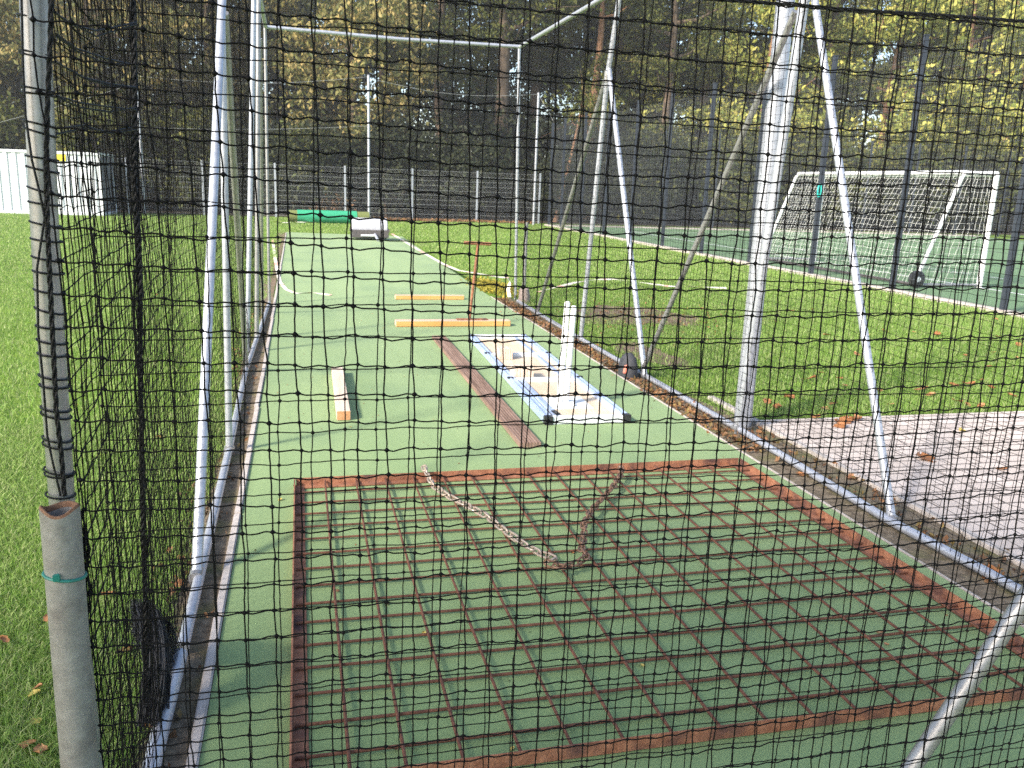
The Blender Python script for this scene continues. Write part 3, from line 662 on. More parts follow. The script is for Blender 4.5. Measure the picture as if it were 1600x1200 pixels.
# ------------------------------------------------------------------ roller, rolled mat, small things
c = (G(548, 370) + G(606, 369)) / 2; c[1] = 23.9
scale_r = 23.9 / 25.0
ro = thing('pitch_roller', (1.84, 23.9, PZ), 'heavy grey steel roller parked at the far end of the pitch', 'roller')
MB().tube([(-0.48, 0, 0.30), (-0.46, 0, 0.30), (0.46, 0, 0.30), (0.48, 0, 0.30)], [0.26, 0.28, 0.28, 0.25], 32).build('drum', M['drum'], ro)
for s in (-1, 1): MB().box((s * 0.505, -0.12, 0.26), (0.03, 0.60, 0.07), None, 0.008).build('side_arm', M['dark_steel'], ro)
MB().box((0, -0.36, 0.17), (0.98, 0.10, 0.20), None, 0.01).build('cross_bar', M['dark_steel'], ro)
MB().box((-0.05, -0.43, 0.13), (0.42, 0.03, 0.05), None, 0.008).build('scraper', M['alu_white'], ro)
MB().tube([(0.12, -0.40, 0.16), (0.12, -0.75, 0.13), (0.14, -1.05, 0.05)], 0.035, 10).build('drawbar', M['galv'], ro)
mr = thing('rolled_mat', (1.05, 32.6, 0), 'rolled green matting lying on grass behind the far end of the pitch', 'rolled mat', rot=math.radians(4))
MB().tube([(-1.45, 0, 0.24), (1.45, 0.0, 0.24)], 0.215, 28).build('backing', M['matolive'], mr)
sp = [(0.012 * a * math.cos(a), 0.012 * a * math.sin(a)) for a in np.linspace(0, 17.5, 90)]
for s in (-1, 1): MB().tube([(s * 1.452, p[0], 0.24 + p[1]) for p in sp], 0.008, 5).build('rolled_edge', M['matgreen'], mr)
MB().tube([(-1.15, 0, 0.24), (1.0, 0, 0.24)], 0.232, 28).build('wrap', M['matgreen'], mr)
# charcoal rubber weight by the right base tube
p = G(975, 592); wt = thing('rubber_weight', (p[0] + .03, p[1], 0), 'rounded charcoal rubber weight with a faded red tab beside the right base tube', 'weight', rot=math.radians(25))
prof = [(0, 0.085), (0.05, 0.095), (0.13, 0.092), (0.19, 0.070), (0.225, 0.035), (0.232, 0.0)]
mb = MB(); n = 20; vs = []
for z, r in prof:
    for k in range(n): a = 2 * math.pi * k / n; vs.append((r * math.cos(a) * 0.75, r * math.sin(a), z))
mb.add(vs, [(i * n + k, i * n + (k + 1) % n, (i + 1) * n + (k + 1) % n, (i + 1) * n + k) for i in range(len(prof) - 1) for k in range(n)]).build('body', M['rubber'], wt)
MB().box((-0.068, -0.035, 0.10), (0.02, 0.035, 0.075), Matrix.Rotation(0.25, 3, 'Y'), 0.006).build('tab', M['redlabel'], wt)
p = G(818, 474)
o = MB().tube([(0, 0, -.02), (0.01, 0, 0.1), (0.0, 0.0, 0.20), (0.0, 0.0, 0.215)], [0.085, 0.08, 0.07, 0.04], 14).build('wooden_stub', M['stub']); o.location = p
tag(o, 'stumpy grey weathered wooden stub at the far end of the right base tube', 'stub')
# barrier tapes and rope
def ribbon(name, px, label, cat, w=0.05, z=0.02, m='tape', red=True):
    pts = [np.array(p, float) for p in px]
    fine = []
    for a, b in zip(pts[:-1], pts[1:]): fine += [a + (b - a) * k / 6 for k in range(6)]
    fine.append(pts[-1]); fine = np.array(fine)
    t = thing(name, fine[0], label, cat); mb = MB(); idx = []; prev_side = None; vs_ = []
    for i in range(len(fine) - 1):
        a, b = Vector(fine[i] - fine[0]), Vector(fine[i + 1] - fine[0]); d = (b - a).normalized()
        tw = 0.25 * math.sin(i * 0.5); side = d.cross(Vector((0, math.sin(tw), math.cos(tw)))); side = (side.normalized() if side.length > 1e-3 else Vector((1, 0, 0))) * w / 2
        th = Vector((0, 0, 0.001))
        if prev_side is not None and side.dot(prev_side) < 0: side = -side
        prev_side = side
        for q in ([a] if i < len(fine) - 2 else [a, b]): vs_ += [q - side, q + side, q + side - th, q - side - th]
        idx += [1 if (red and i % 7 == 0) else 0] * 4
    n_ = len(vs_) // 4
    mb.add(vs_, [(i * 4 + k, (i + 1) * 4 + k, (i + 1) * 4 + (k + 1) % 4, i * 4 + (k + 1) % 4) for i in range(n_ - 1) for k in range(4)] + [(0, 1, 2, 3), ((n_ - 1) * 4 + 3, (n_ - 1) * 4 + 2, (n_ - 1) * 4 + 1, (n_ - 1) * 4)])
    o = mb.build('tape', M[m], t); o.data.materials.append(M['tape_red'])
    for p_, k_ in zip(o.data.polygons, idx): p_.material_index = k_
    return t
gz = lambda px, py, z=0.03: G(px, py, z)
ribbon('barrier_tape', [gz(426, 375), gz(430, 405), gz(437, 440), gz(447, 452), gz(461, 458), gz(490, 457), gz(517, 461)], 'pale barrier tape trailing across the left edge of the pitch', 'tape', 0.06)
ribbon('barrier_tape', [gz(425, 345, .12), gz(440, 348, .05)] + [gz(450 + 12 * i, 347.5 - 0.25 * i, .05) for i in range(9)], 'pale barrier tape stretched in front of the rolled mat', 'tape', 0.12, red=False)
ribbon('barrier_tape', [gz(612, 365), gz(650, 388), gz(690, 411), gz(715, 422, .2), gz(745, 427, .25), gz(775, 432, .3), AY(793, 434, 11.9)], 'pale barrier tape running along the right edge of the pitch to the end post', 'tape', 0.085)
ribbon('barrier_tape', [AY(793, 434, 11.83), AY(797, 440, 11.8), AY(794, 452, 11.8), gz(796, 464, .06)], 'short end of pale barrier tape hanging at the right end post', 'tape', 0.05)
ribbon('barrier_tape', [gz(840, 456, .05), gz(868, 449, .10), gz(900, 441, .10), gz(930, 437, .10), gz(957, 436, .10), gz(1000, 441, .10), gz(1045, 447, .10), gz(1090, 448, .10), gz(1135, 450, .10)], 'red and white barrier tape lying in an arc on the right lawn', 'tape', 0.075)

# ------------------------------------------------------------------ fences
def mesh_panel(parent, P0, P1, z0, z1, sv, sh, rv, rh, m, twin=False):
    P0, P1 = np.array(P0, float), np.array(P1, float); L = np.linalg.norm(P1 - P0); n = max(1, int(round(L / sv)))
    t = np.linspace(0, 1, n + 1)[:, None]; base = P0 + (P1 - P0) * t
    lo = np.c_[base, np.full(n + 1, z0)]; hi = np.c_[base, np.full(n + 1, z1)]
    zs = np.arange(z0 + 0.02, z1 + 1e-3, sh)
    h0 = np.c_[np.repeat(P0[None], len(zs), 0), zs]; h1 = np.c_[np.repeat(P1[None], len(zs), 0), zs]
    V1, Q1 = strands(lo, hi, rv, 4); V2, Q2 = strands(h0, h1, rh, 4); V, Q, _ = join((V1, Q1, None), (V2, Q2, None))
    return link('mesh_panel', np_mesh('mesh_panel', V, Q), M[m], parent)
fc = thing('court_fence', (10.05, 20, 0), 'tall anthracite mesh fence with dark posts along the right lawn', 'fence')
ys_ = [12.9 + 2.5 * i for i in range(-3, 9)] + [34.6]
for i, yy in enumerate(ys_):
    hh = 4.22 if yy < 34 else 4.1
    mb = MB().box((0, yy - 20, hh / 2 - 0.1), (0.09, 0.075, hh + 0.2), None, 0.006); mb.box((0, yy - 20, hh + 0.012), (0.10, 0.085, 0.024), None, 0.004)
    mb.build('fence_post', M['fencegrey'], fc)
    if i: mesh_panel(fc, (0.055, ys_[i - 1] - 20 + 0.04), (0.055, yy - 20 - 0.04), 0.06, 4.05, 0.05, 0.2, 0.0019, 0.0030, 'wire')
fb = thing('court_fence', (20, 34.75, 0), 'tall anthracite mesh fence closing the far end of the court before the trees', 'fence')
for i in range(10):
    x = -9.95 + 2.5 * i
    if i: MB().box((x, 0, 2.0), (0.07, 0.07, 4.2), None, 0.006).build('fence_post', M['fencegrey'], fb)
    mesh_panel(fb, (x + 0.06, -0.05), (x + 2.44, -0.05), 0.06, 4.05, 0.05, 0.2, 0.0014, 0.0024, 'wire')
bf = thing('boundary_fence', (0, 36.7, 0), 'low galvanised mesh fence behind the pitch in front of the woods', 'fence')
xs_ = [-20.4 + 2.78 * i for i in range(12)]
for i, x in enumerate(xs_):
    MB().box((x, 0, 1.05), (0.075, 0.06, 2.2), None, 0.005).build('fence_post', M['galv'], bf)
    if i: mesh_panel(bf, (xs_[i - 1] + 0.05, -0.04), (x - 0.05, -0.04), 0.06, 2.08, 0.06, 0.2, 0.0018, 0.005, 'wire_pale')

# slim ball stop poles and their wires
polespec = [((2.73, 35.6), 5.6, 'slim galvanised pole in the middle behind the roller'), ((9.55, 35.2), 5.3, 'slim galvanised pole near the fence corner on the right'), ((-5.84, 36.1), 5.15, 'slim galvanised pole right of the white container')]
tops = []
for (x, y), h, lab in polespec:
    t = thing('slim_pole', (x, y, 0), lab, 'pole', 'slim poles along the boundary fence')
    MB().tube([(0, 0, -.05), (0, 0, h)], 0.052, 12).build('shaft', M['galv'], t); MB().tube([(0, 0, h), (0, 0, h + 0.03)], [0.055, 0.02], 12).build('cap', M['galv_mid'], t); tops.append(Vector((x, y, h)))
def wire(a, b, sag, lab, r=0.006):
    a, b = Vector(a), Vector(b); pts = [a.lerp(b, i / 16) - Vector((0, 0, sag * math.sin(math.pi * i / 16))) - a for i in range(17)]
    o = MB().tube(pts, r, 5).build('tension_wire', M['wire_pale']); o.location = a; tag(o, lab, 'wire')
wire(tops[2] - Vector((0, 0, .05)), tops[0] - Vector((0, 0, .05)), 0.25, 'thin wire between the tops of the left and middle slim poles')
wire(tops[0] - Vector((0, 0, .1)), tops[1] - Vector((0, 0, .05)), 0.3, 'thin wire between the tops of the middle and right slim poles')
wire(tops[2] - Vector((0, 0, 1.9)), tops[0] - Vector((0, 0, 1.9)), 0.1, 'thin wire halfway up between the left and middle slim poles')
wire(tops[1] - Vector((0, 0, .05)), (10.05, 34.6, 4.2), 0.0, 'short thin wire from the right slim pole down to the fence corner')
wire(tops[2] - Vector((0, 0, .3)), (-14.5, 36.6, 2.1), 0.1, 'thin wire sloping down above the white container')

# ------------------------------------------------------------------ goal on the court
gl = thing('football_goal', (12.5, 13.6, 0.012), 'white football goal with net standing on the fenced green court', 'goal')
D, Hg = 5.5, 2.1; fx, rx, gx = 0.0, -0.68, -1.42
def gtube(name, pts, r): return MB().tube(pts, r, 14).build(name, M['goal'], gl)
gtube('upright', [(fx, 0, 0), (fx, 0, Hg)], 0.055); gtube('upright', [(fx, D, 0), (fx, D, Hg)], 0.055)
gtube('crossbar', [(fx, 0, Hg), (fx, D, Hg)], 0.055); gtube('rear_bar', [(rx, 0, Hg), (rx, D, Hg)], 0.045)
for yy in (0, D):
    gtube('top_arm', [(fx, yy, Hg), (rx, yy, Hg)], 0.038)
    gtube('stay', [(rx, yy, Hg), (rx - 0.06, yy, Hg - 0.08), (gx, yy, 0.12)], 0.036); MB().tube([(fx, yy, 0.05), (gx, yy, 0.05)], 0.03, 12).build('ground_arm', M['galv_mid'], gl)
MB().tube([(gx, 0, 0.05), (gx, D, 0.05)], 0.03, 12).build('ground_bar', M['dark_steel'], gl)
for yy in (-0.05, D + 0.05):
    wh = MB().tube([(gx - 0.02, yy - 0.05, 0.16), (gx - 0.02, yy - 0.035, 0.16), (gx - 0.02, yy + 0.035, 0.16), (gx - 0.02, yy + 0.05, 0.16)], [0.11, 0.155, 0.155, 0.11], 22).build('wheel', M['black'], gl)
    MB().tube([(gx - 0.02, yy - 0.055, 0.16), (gx - 0.02, yy + 0.055, 0.16)], 0.05, 12).build('hub', M['alu_white'], wh)
def patch(c00, c10, c01, c11, nu, nv, sag=0.06):
    u = np.linspace(0, 1, nu)[:, None, None]; v = np.linspace(0, 1, nv)[None, :, None]
    P = np.array(c00) * (1 - u) * (1 - v) + np.array(c10) * u * (1 - v) + np.array(c01) * (1 - u) * v + np.array(c11) * u * v
    s = np.sin(np.pi * u) * np.sin(np.pi * v); n = np.cross(np.array(c10) - c00, np.array(c01) - c00); n = n / np.linalg.norm(n)
    return P + n * s * sag + RNG.normal(0, 0.008, P.shape)
pats = [patch((rx, 0, Hg), (rx, D, Hg), (gx, 0, .06), (gx, D, .06), 46, 20, 0.12), patch((fx, 0, Hg), (rx, 0, Hg), (fx, 0, .06), (gx, 0, .06), 10, 19, 0.05), patch((fx, D, Hg), (rx, D, Hg), (fx, D, .06), (gx, D, .06), 10, 19, 0.05), patch((fx, 0, Hg), (fx, D, Hg), (rx, 0, Hg), (rx, D, Hg), 44, 7, 0.05)]
for P in pats: link('net', net_mesh('net', P, 0.0031, 3), M['goalnet'], gl)
lp = [(0.0 + 0.035 * math.cos(a), 0.0, 0.12 * math.sin(a)) for a in np.linspace(0, 2 * math.pi, 25)]
p = AY(1287, 298, 15.40)
o = MB().tube(lp, 0.016, 8, False).build('hoop', M['teal']); o.location = (9.985, 15.33, AY(1287, 298, 15.33)[2]); tag(o, 'small turquoise loop hanging on a dark court fence post', 'loop')

# ------------------------------------------------------------------ container and barrel
ct = thing('container', (-8.75, 34.0, 0), 'white corrugated steel container standing at the far left by the fence', 'container')
Wc, Dc, Hc = 3.75, 2.35, 2.22
def corrugated(w, h, n, dep):
    pts = []
    for i in range(n):
        x0 = -w / 2 + w * i / n; s = w / n
        pts += [(x0, 0), (x0 + s * .44, 0), (x0 + s * .5, dep), (x0 + s * .94, dep)]
    pts.append((w / 2, 0)); return pts
pf = corrugated(Wc - 0.1, Hc, 13, 0.028)
MB().add([(x, y + 0.02, z) for z in (0.10, Hc - 0.1) for x, y in pf], [(i, i + 1, len(pf) + i + 1, len(pf) + i) for i in range(len(pf) - 1)]).build('front_wall', M['white_steel'], ct, smooth=False)
ps = corrugated(Dc - 0.1, Hc, 9, 0.035)
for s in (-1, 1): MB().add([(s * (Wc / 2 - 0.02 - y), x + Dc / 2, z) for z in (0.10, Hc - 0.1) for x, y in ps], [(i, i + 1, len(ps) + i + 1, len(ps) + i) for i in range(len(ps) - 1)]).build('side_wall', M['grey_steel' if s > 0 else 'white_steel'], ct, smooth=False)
MB().box((0, Dc - 0.04, Hc / 2), (Wc - .1, 0.03, Hc - .2)).build('back_wall', M['white_steel'], ct)
MB().box((0, Dc / 2, Hc - 0.05), (Wc, Dc, 0.10), None, 0.01).build('roof', M['white_steel'], ct); MB().box((0, Dc / 2, 0.06), (Wc, Dc, 0.12), None, 0.01).build('floor_frame', M['white_steel'], ct)
for sx in (-1, 1):
    for yy in (0.04, Dc - 0.04): MB().box((sx * (Wc / 2 - 0.045), yy, Hc / 2), (0.09, 0.085, Hc - 0.2), None, 0.008).build('corner_post', M['white_steel'], ct)
MB().box((0.50, 0.004, Hc - 0.22), (0.5, 0.02, 0.22), None, 0.003).build('yellow_sign', M['yellow'], ct)
rb = thing('steel_barrel', (-11.2, 34.2, 0), 'faded red steel barrel left of the white container', 'barrel')
MB().tube([(0, 0, 0.02), (0, 0, 0.3), (0, 0, 0.31), (0, 0, 0.33), (0, 0, 0.34), (0, 0, 0.6), (0, 0, 0.61), (0, 0, 0.63), (0, 0, 0.64), (0, 0, 0.9)], [0.29, 0.29, 0.305, 0.305, 0.29, 0.29, 0.305, 0.305, 0.29, 0.29], 22).build('body', M['redbarrel'], rb)
MB().tube([(0, 0, 0.88), (0, 0, 0.915)], 0.30, 22).build('lid', M['redbarrel'], rb)

# ------------------------------------------------------------------ trees
def leaves(C, size, rng, droop=0.0):
    N = len(C); a = rng.normal(0, 1, (N, 3)); a[:, 2] -= droop; a /= np.linalg.norm(a, axis=1, keepdims=True)
    b = rng.normal(0, 1, (N, 3)); b = np.cross(a, b); b /= np.maximum(np.linalg.norm(b, axis=1, keepdims=True), 1e-6)
    s = size * rng.uniform(0.6, 1.35, (N, 1)); n = np.cross(a, b)
    V = np.stack([C - a * s * .5, C + b * s * .27 + n * s * .06, C + a * s * .5, C - b * s * .27 + n * s * .06], 1).reshape(-1, 3)
    return V, (np.arange(N) * 4)[:, None] + np.arange(4)[None]
def make_tree(name, seed, H, r0, z_lo, rad, nclump, nleaf, lsize, lm, bm_, label, cat, group, lean=0.0, spread=0.55, droop=0.3, limbs=12, trunk_bias=0.0):
    rng = np.random.default_rng(seed); t = thing(name, (0, 0, 0), label, cat, group)
    tp_ = [np.array([lean * (z / H) * H * 0.1 + 0.12 * math.sin(z * .5 + seed), 0.12 * math.cos(z * .43 + seed * 2), z]) for z in np.linspace(-0.2, H * .92, 10)]
    tb = MB().tube(tp_, [r0 * (1.25 if i == 0 else 1 - 0.085 * i) for i in range(10)], 10)
    cl = []
    for i in range(limbs):
        z = z_lo + (H * .9 - z_lo) * (i + .5) / limbs * 0.92; k = min(8, int(z / (H * .92) * 9)); st = tp_[k] + (tp_[k + 1] - tp_[k]) * 0.5; st[2] = z
        a = rng.uniform(0, 6.28); rl = rad * rng.uniform(.55, .95) * math.sqrt(max(.15, 1 - ((z - z_lo) / (H - z_lo) * 2 - 0.9) ** 2 * .7)); en = st + np.array([math.cos(a) * rl, math.sin(a) * rl, rl * rng.uniform(.15, .5)])
        md = (st + en) / 2 + np.array([0, 0, -.08 * rl]); rr = r0 * 0.32
        tb.tube([st, md, en], [rr, rr * .6, rr * .2], 6)
        for s in (0.45, 0.65, .8, 1.0):
            q = st + (en - st) * s; cl.append(q + rng.normal(0, .3, 3))
            e2 = q + rng.normal(0, .8, 3); tb.tube([q, (q + e2) / 2 + [0, 0, .05], e2], [rr * .25, rr * .15, rr * .07], 4)
    tb.build('trunk', M[bm_], t)
    cl = np.array(cl); ex = rng.normal(0, 1, (nclump, 3)); ex /= np.linalg.norm(ex, axis=1, keepdims=True); ex *= rng.uniform(.45, 1, (nclump, 1)) ** .5
    ex = ex * [rad, rad, (H - z_lo) / 2] + [lean * .08 * H, 0, (H + z_lo) / 2]; cl = np.concatenate([cl, ex])
    w = rng.gamma(1.2, 1, len(cl)); idx = rng.choice(len(cl), nleaf, p=w / w.sum()); sg = rng.uniform(.5, 1.3, len(cl)) * spread
    C = cl[idx] + rng.normal(0, 1, (nleaf, 3)) * sg[idx][:, None] * [1, 1, .7]
    C = C[C[:, 2] > 0.15]
    V, Q = leaves(C, lsize, rng, droop); link('crown', np_mesh('crown', V, Q, smooth=False), M[lm], t)
    return t
gA = 'edge trees with golden leaves'; gB = 'woodland trees behind the fences'; gC = 'bushes under the trees'
T_gold = make_tree('autumn_tree', 1, 12.5, 0.20, 2.0, 4.0, 64, 17000, 0.25, 'leaf_olive', 'bark', 'olive gold tree with drooping leaves behind the middle slim pole', 'tree', gA, droop=1.0, spread=.46, limbs=15)
T_gold.location = (2.6, 42.5, 0)
T_yel = make_tree('autumn_tree', 2, 13.5, 0.24, 1.8, 4.0, 60, 14000, 0.29, 'leaf_yellow', 'bark_red', 'bright yellow green tree behind the right end of the goal', 'tree', gA, spread=.46, limbs=15)
T_yel.location = (31.0, 42, 0)
T_mid = make_tree('woodland_tree', 3, 17, 0.26, 5.0, 4.2, 60, 9000, 0.30, 'leaf_mid', 'bark', 'leafy green woodland tree rising behind the fence', 'tree', gB)
T_mid.location = (-9, 46, 0)
T_tall = make_tree('woodland_tree', 4, 20, 0.42, 8.5, 3.8, 50, 7000, 0.24, 'leaf_mid', 'bark', 'tall bare stemmed woodland tree with a dark trunk', 'tree', gB)
T_tall.location = (9.75, 43, 0)
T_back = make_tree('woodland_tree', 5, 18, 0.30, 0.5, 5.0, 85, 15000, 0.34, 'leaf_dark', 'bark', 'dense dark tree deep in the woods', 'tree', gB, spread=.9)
T_back.location = (0, 60, 0)
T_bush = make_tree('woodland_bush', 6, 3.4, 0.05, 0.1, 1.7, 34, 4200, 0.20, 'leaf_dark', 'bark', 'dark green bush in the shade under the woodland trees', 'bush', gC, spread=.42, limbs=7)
T_bush.location = (0, 39.5, 0)
T_bushm = make_tree('woodland_bush', 8, 4.2, 0.06, 0.1, 1.8, 34, 4200, 0.22, 'leaf_mid', 'bark', 'mid green bush at the edge of the woods', 'bush', gC, spread=.45, limbs=7)
T_bushm.location = (-12, 40, 0)
T_ivy = make_tree('woodland_tree', 9, 18, 0.27, 9.5, 3.4, 40, 5000, 0.24, 'leaf_mid', 'bark_red', 'orange barked tall tree wrapped in ivy right of the cage end', 'tree', gB, limbs=8)
T_ivy.location = (14.8, 43.5, 0)
rng = np.random.default_rng(90); zz = rng.uniform(0.3, 8.2, 2600); aa = rng.uniform(0, 6.28, 2600); rr = 0.32 + np.abs(rng.normal(0, .28, 2600))
V, Q = leaves(np.c_[rr * np.cos(aa) - 0.15, rr * np.sin(aa), zz], 0.17, rng); link('ivy', np_mesh('ivy', V, Q, smooth=False), M['leaf_mid'], T_ivy)
def spread_copies(src, spots, label=None, group=None):
    for x, y, s, a in spots:
        dup(src, (x, y, 0), (0, 0, a), (s, s, s * random.uniform(.92, 1.1)), label, group)
U = random.uniform
spread_copies(T_gold, [(-8.5, 42.0, .95, 1.1), (-13.6, 43.5, .9, 2.6), (-4.2, 45.0, 1.0, 4.0)], 'olive gold tree with drooping leaves at the left of the woods', gA)
spread_copies(T_yel, [(24.5, 43.5, .95, .8), (36.5, 43.0, 1.05, 2.4), (42, 46, 1.1, 4.2), (19.5, 46.5, .9, 3.3)], 'bright yellow green tree behind the fenced court', gA)
spread_copies(T_mid, [(-16, 49, 1.1, .4), (-1.0, 49, 1.05, 2.2), (7.5, 48, 1.0, 3.4), (17.5, 47.5, 1.0, 5.1), (22, 51, 1.1, 1.7), (28, 49, 1.05, 2.9), (34, 50, 1.1, .9), (45, 52, 1.2, 3.0), (12, 51, 1.0, 4.4)])
spread_copies(T_tall, [(12.6, 47, .9, 1.1), (7.0, 44.6, .8, 2.3), (18.6, 43.0, .75, 3.9), (21.5, 45, .8, 5.0), (27.5, 42.5, .8, .5), (33.5, 45, .9, 1.9), (16.5, 50, 1.0, 2.7), (4.6, 50, 1.0, .2), (-6, 49, .9, 3.1), (39, 45, .9, 4.6)])
spread_copies(T_back, [(-30 + 6.6 * i + U(-1, 1), 60 + (i % 3) * 4 + U(-1, 1), U(.85, 1.1), U(0, 6)) for i in range(16)])
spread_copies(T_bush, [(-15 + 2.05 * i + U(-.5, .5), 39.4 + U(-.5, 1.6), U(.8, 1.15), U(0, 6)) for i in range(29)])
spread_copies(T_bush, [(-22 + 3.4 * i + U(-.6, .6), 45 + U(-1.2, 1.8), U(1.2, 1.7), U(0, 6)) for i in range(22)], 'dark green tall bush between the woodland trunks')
spread_copies(T_bushm, [(-8.2, 39.6, 1.1, .3), (-4.6, 40.2, 1.0, 2.0), (0.2, 39.8, .9, 3.2), (16.5, 39.5, 1.0, .8), (21, 39.2, 1.15, 2.2), (26, 39.6, 1.1, 4.4), (30.5, 39.2, 1.2, 5.2), (35, 40, 1.2, 1.5)])
ln = make_tree('leaning_tree', 12, 6.5, 0.11, 4.2, 1.2, 10, 700, 0.2, 'leaf_mid', 'bark_red', 'slim leaning orange stem behind the court fence left of the A frame', 'tree', gB, lean=1.6, limbs=4)
ln.location = (11.6, 38.6, 0)

sh = make_tree('added_shade_tree', 15, 8.7, 0.14, 5.0, 1.55, 40, 4200, 0.20, 'leaf_mid', 'bark', 'unseen young leafy tree added behind the viewer to shade the near pitch', 'tree', 'added unseen tree behind the viewer', spread=.5)  # out of view, added so its shadow darkens the near pitch
sh.location = (-9.0, -3.5, 0)
# ------------------------------------------------------------------ grass
def grass(name, N, seed, dmin, dmax, hgt, wid, power):
    rng = np.random.default_rng(seed)
    px = rng.uniform(-420 if dmin < 2 else -60, 1660, N * 4); u = rng.uniform(0, 1, N * 4)
    d = (dmin ** power + u * (dmax ** power - dmin ** power)) ** (1 / power)
    ang = np.arctan((px - 800) / F) + math.atan2((RW @ [0, 0, 1])[0], (RW @ [0, 0, 1])[1])
    X, Y = d * np.sin(ang), d * np.cos(ang)
    wig = 0.05 * smooth_noise(X * 3, Y * 3, 3, 3)
    okL = (X < -0.47 + wig)
    okR = (X > np.where(Y < 5.35, 99, 2.99) + wig) & (X < 9.96)
    far = (Y > 12.2) & (((X > 2.8 + (Y - 12) * .012) & (X < 9.96)) | (X < -0.55)) | (Y > 26.6) & (X < 9.96)
    ok = (okL | (okR & (Y > 5.36)) | far) & (Y < 36.4)
    for cx_, cy_, a, b in ((4.15, 10.3, .72, .95), (3.35, 7.8, .28, .6)):
        e = ((X - cx_) / a) ** 2 + ((Y - cy_) / b) ** 2; e = e + 0.5 * smooth_noise(X, Y, 41, 6); ok &= (e > 1.25) | (rng.uniform(0, 1, len(X)) < 0.14 + 0.5 * np.clip(e, 0, 1) ** 2)
    ok &= rng.uniform(0, 1, len(X)) < 0.72 + 0.45 * smooth_noise(X, Y, 17, 3.2)
    X, Y, d = X[ok][:N], Y[ok][:N], d[ok][:N]; n = len(X)
    h = hgt * rng.uniform(.45, 1.3, n) * (1 + .45 * smooth_noise(X, Y, 21, 2.5)); a = rng.uniform(0, 6.283, n); w = wid * rng.uniform(.7, 1.3, n)
    dx, dy = np.cos(a), np.sin(a); b = rng.uniform(.2, 1.1, n) * h; ba = rng.uniform(0, 6.283, n); bx, by = np.cos(ba) * b, np.sin(ba) * b
    Z0 = np.zeros(n)
    V = np.stack([np.stack([X - dx * w, Y - dy * w, Z0], 1), np.stack([X + dx * w, Y + dy * w, Z0], 1),
                  np.stack([X + dx * w * .8 + bx * .35, Y + dy * w * .8 + by * .35, h * .6], 1), np.stack([X - dx * w * .8 + bx * .35, Y - dy * w * .8 + by * .35, h * .6], 1),
                  np.stack([X + bx, Y + by, h * .95], 1)], 1).reshape(-1, 3)
    k = (np.arange(n) * 5)[:, None]
    o = link(name, np_mesh(name, V, k + np.array([[0, 1, 2, 3]]), k + np.array([[3, 2, 4]]), smooth=False), M['grass']); tag(o, kind='stuff'); return o
o = grass('grass', 150000, 5, 1.3, 6.0, 0.045, 0.0017, 1.0); o['label'] = 'short green grass of the near lawns'
o = grass('grass', 190000, 6, 4.5, 20.0, 0.050, 0.0030, 1.0); o['label'] = 'short green grass of the middle lawns'
o = grass('grass', 120000, 7, 14.0, 37.0, 0.055, 0.0065, 1.3); o['label'] = 'short green grass of the far lawns'
# yellow moss by the right end post, leaf litter along the right base tube
rng = np.random.default_rng(33); N = 1800; C = np.c_[rng.normal(2.93, .12, N), rng.normal(13.1, .45, N), rng.uniform(.01, .07, N)]
V, Q = leaves(C, 0.06, rng); o = link('yellow_moss', np_mesh('yellow_moss', V, Q, smooth=False), M['straw']); tag(o, 'yellow dry moss tuft beside the right end post', kind='stuff')
N = 1900; C = np.c_[rng.normal(2.76, .05, N), rng.uniform(4.6, 11.8, N), rng.uniform(.012, .035, N)]
C2 = np.c_[rng.normal(-0.50, .07, 500), rng.uniform(2.0, 11.5, 500), rng.uniform(.012, .03, 500)]; C3 = np.c_[rng.normal(4.2, .8, 500), rng.normal(10, 1.1, 500), rng.uniform(.01, .04, 500)]
C4 = np.c_[rng.normal(2.98, .08, 260), rng.uniform(2.2, 5.3, 260), rng.uniform(.012, .03, 260)]
V, Q = leaves(np.concatenate([C, C2, C3, C4]), 0.036, rng)
Cb = np.c_[rng.uniform(3, 9.8, 1500), 36.2 + rng.normal(0, .25, 1500), rng.uniform(.03, .09, 1500)]; Cp = np.c_[rng.normal(1.2, .5, 900), rng.normal(38.3, .3, 900), np.abs(rng.normal(0, .35, 900))]
Vb, Qb = leaves(np.concatenate([Cb, Cp]), 0.13, rng); V, Q, _ = join((V, Q, None), (Vb, Qb, None)); V[:, 2] = np.maximum(V[:, 2], 0.009); o = link('leaf_litter', np_mesh('leaf_litter', V, Q, smooth=False), M['litter']); tag(o, 'brown leaf litter along the edges of the pitch', kind='stuff')
# larger single leaves
def leaf_obj(seed, size, m):
    r = random.Random(seed); n = 9; vs = []; fs = []
    for i in range(n):
        u = i / (n - 1); w = size * .42 * math.sin(math.pi * min(1, u * .96 + .02)) ** .7 * (1 + .22 * math.sin(u * 17 + seed)); cz = size * (.18 + .12 * math.sin(u * 4 + seed)); x = size * (u - .5)
        vs += [(x, -w, cz * 1.0), (x, -w * .5, cz * .3), (x, 0, .004), (x, w * .5, cz * .25), (x, w, cz * .8)]
    for i in range(n - 1):
        for k in range(4): fs.append((i * 5 + k, i * 5 + k + 1, i * 5 + k + 6, i * 5 + k + 5))
    return MB().add(vs, fs).build('fallen_leaf', M[m])
protos = [leaf_obj(1, .075, 'leaf_fall'), leaf_obj(2, .095, 'leaf_fall'), leaf_obj(3, .065, 'leaf_fall'), leaf_obj(5, .06, 'leaf_fall_y')]
used = [False] * 4
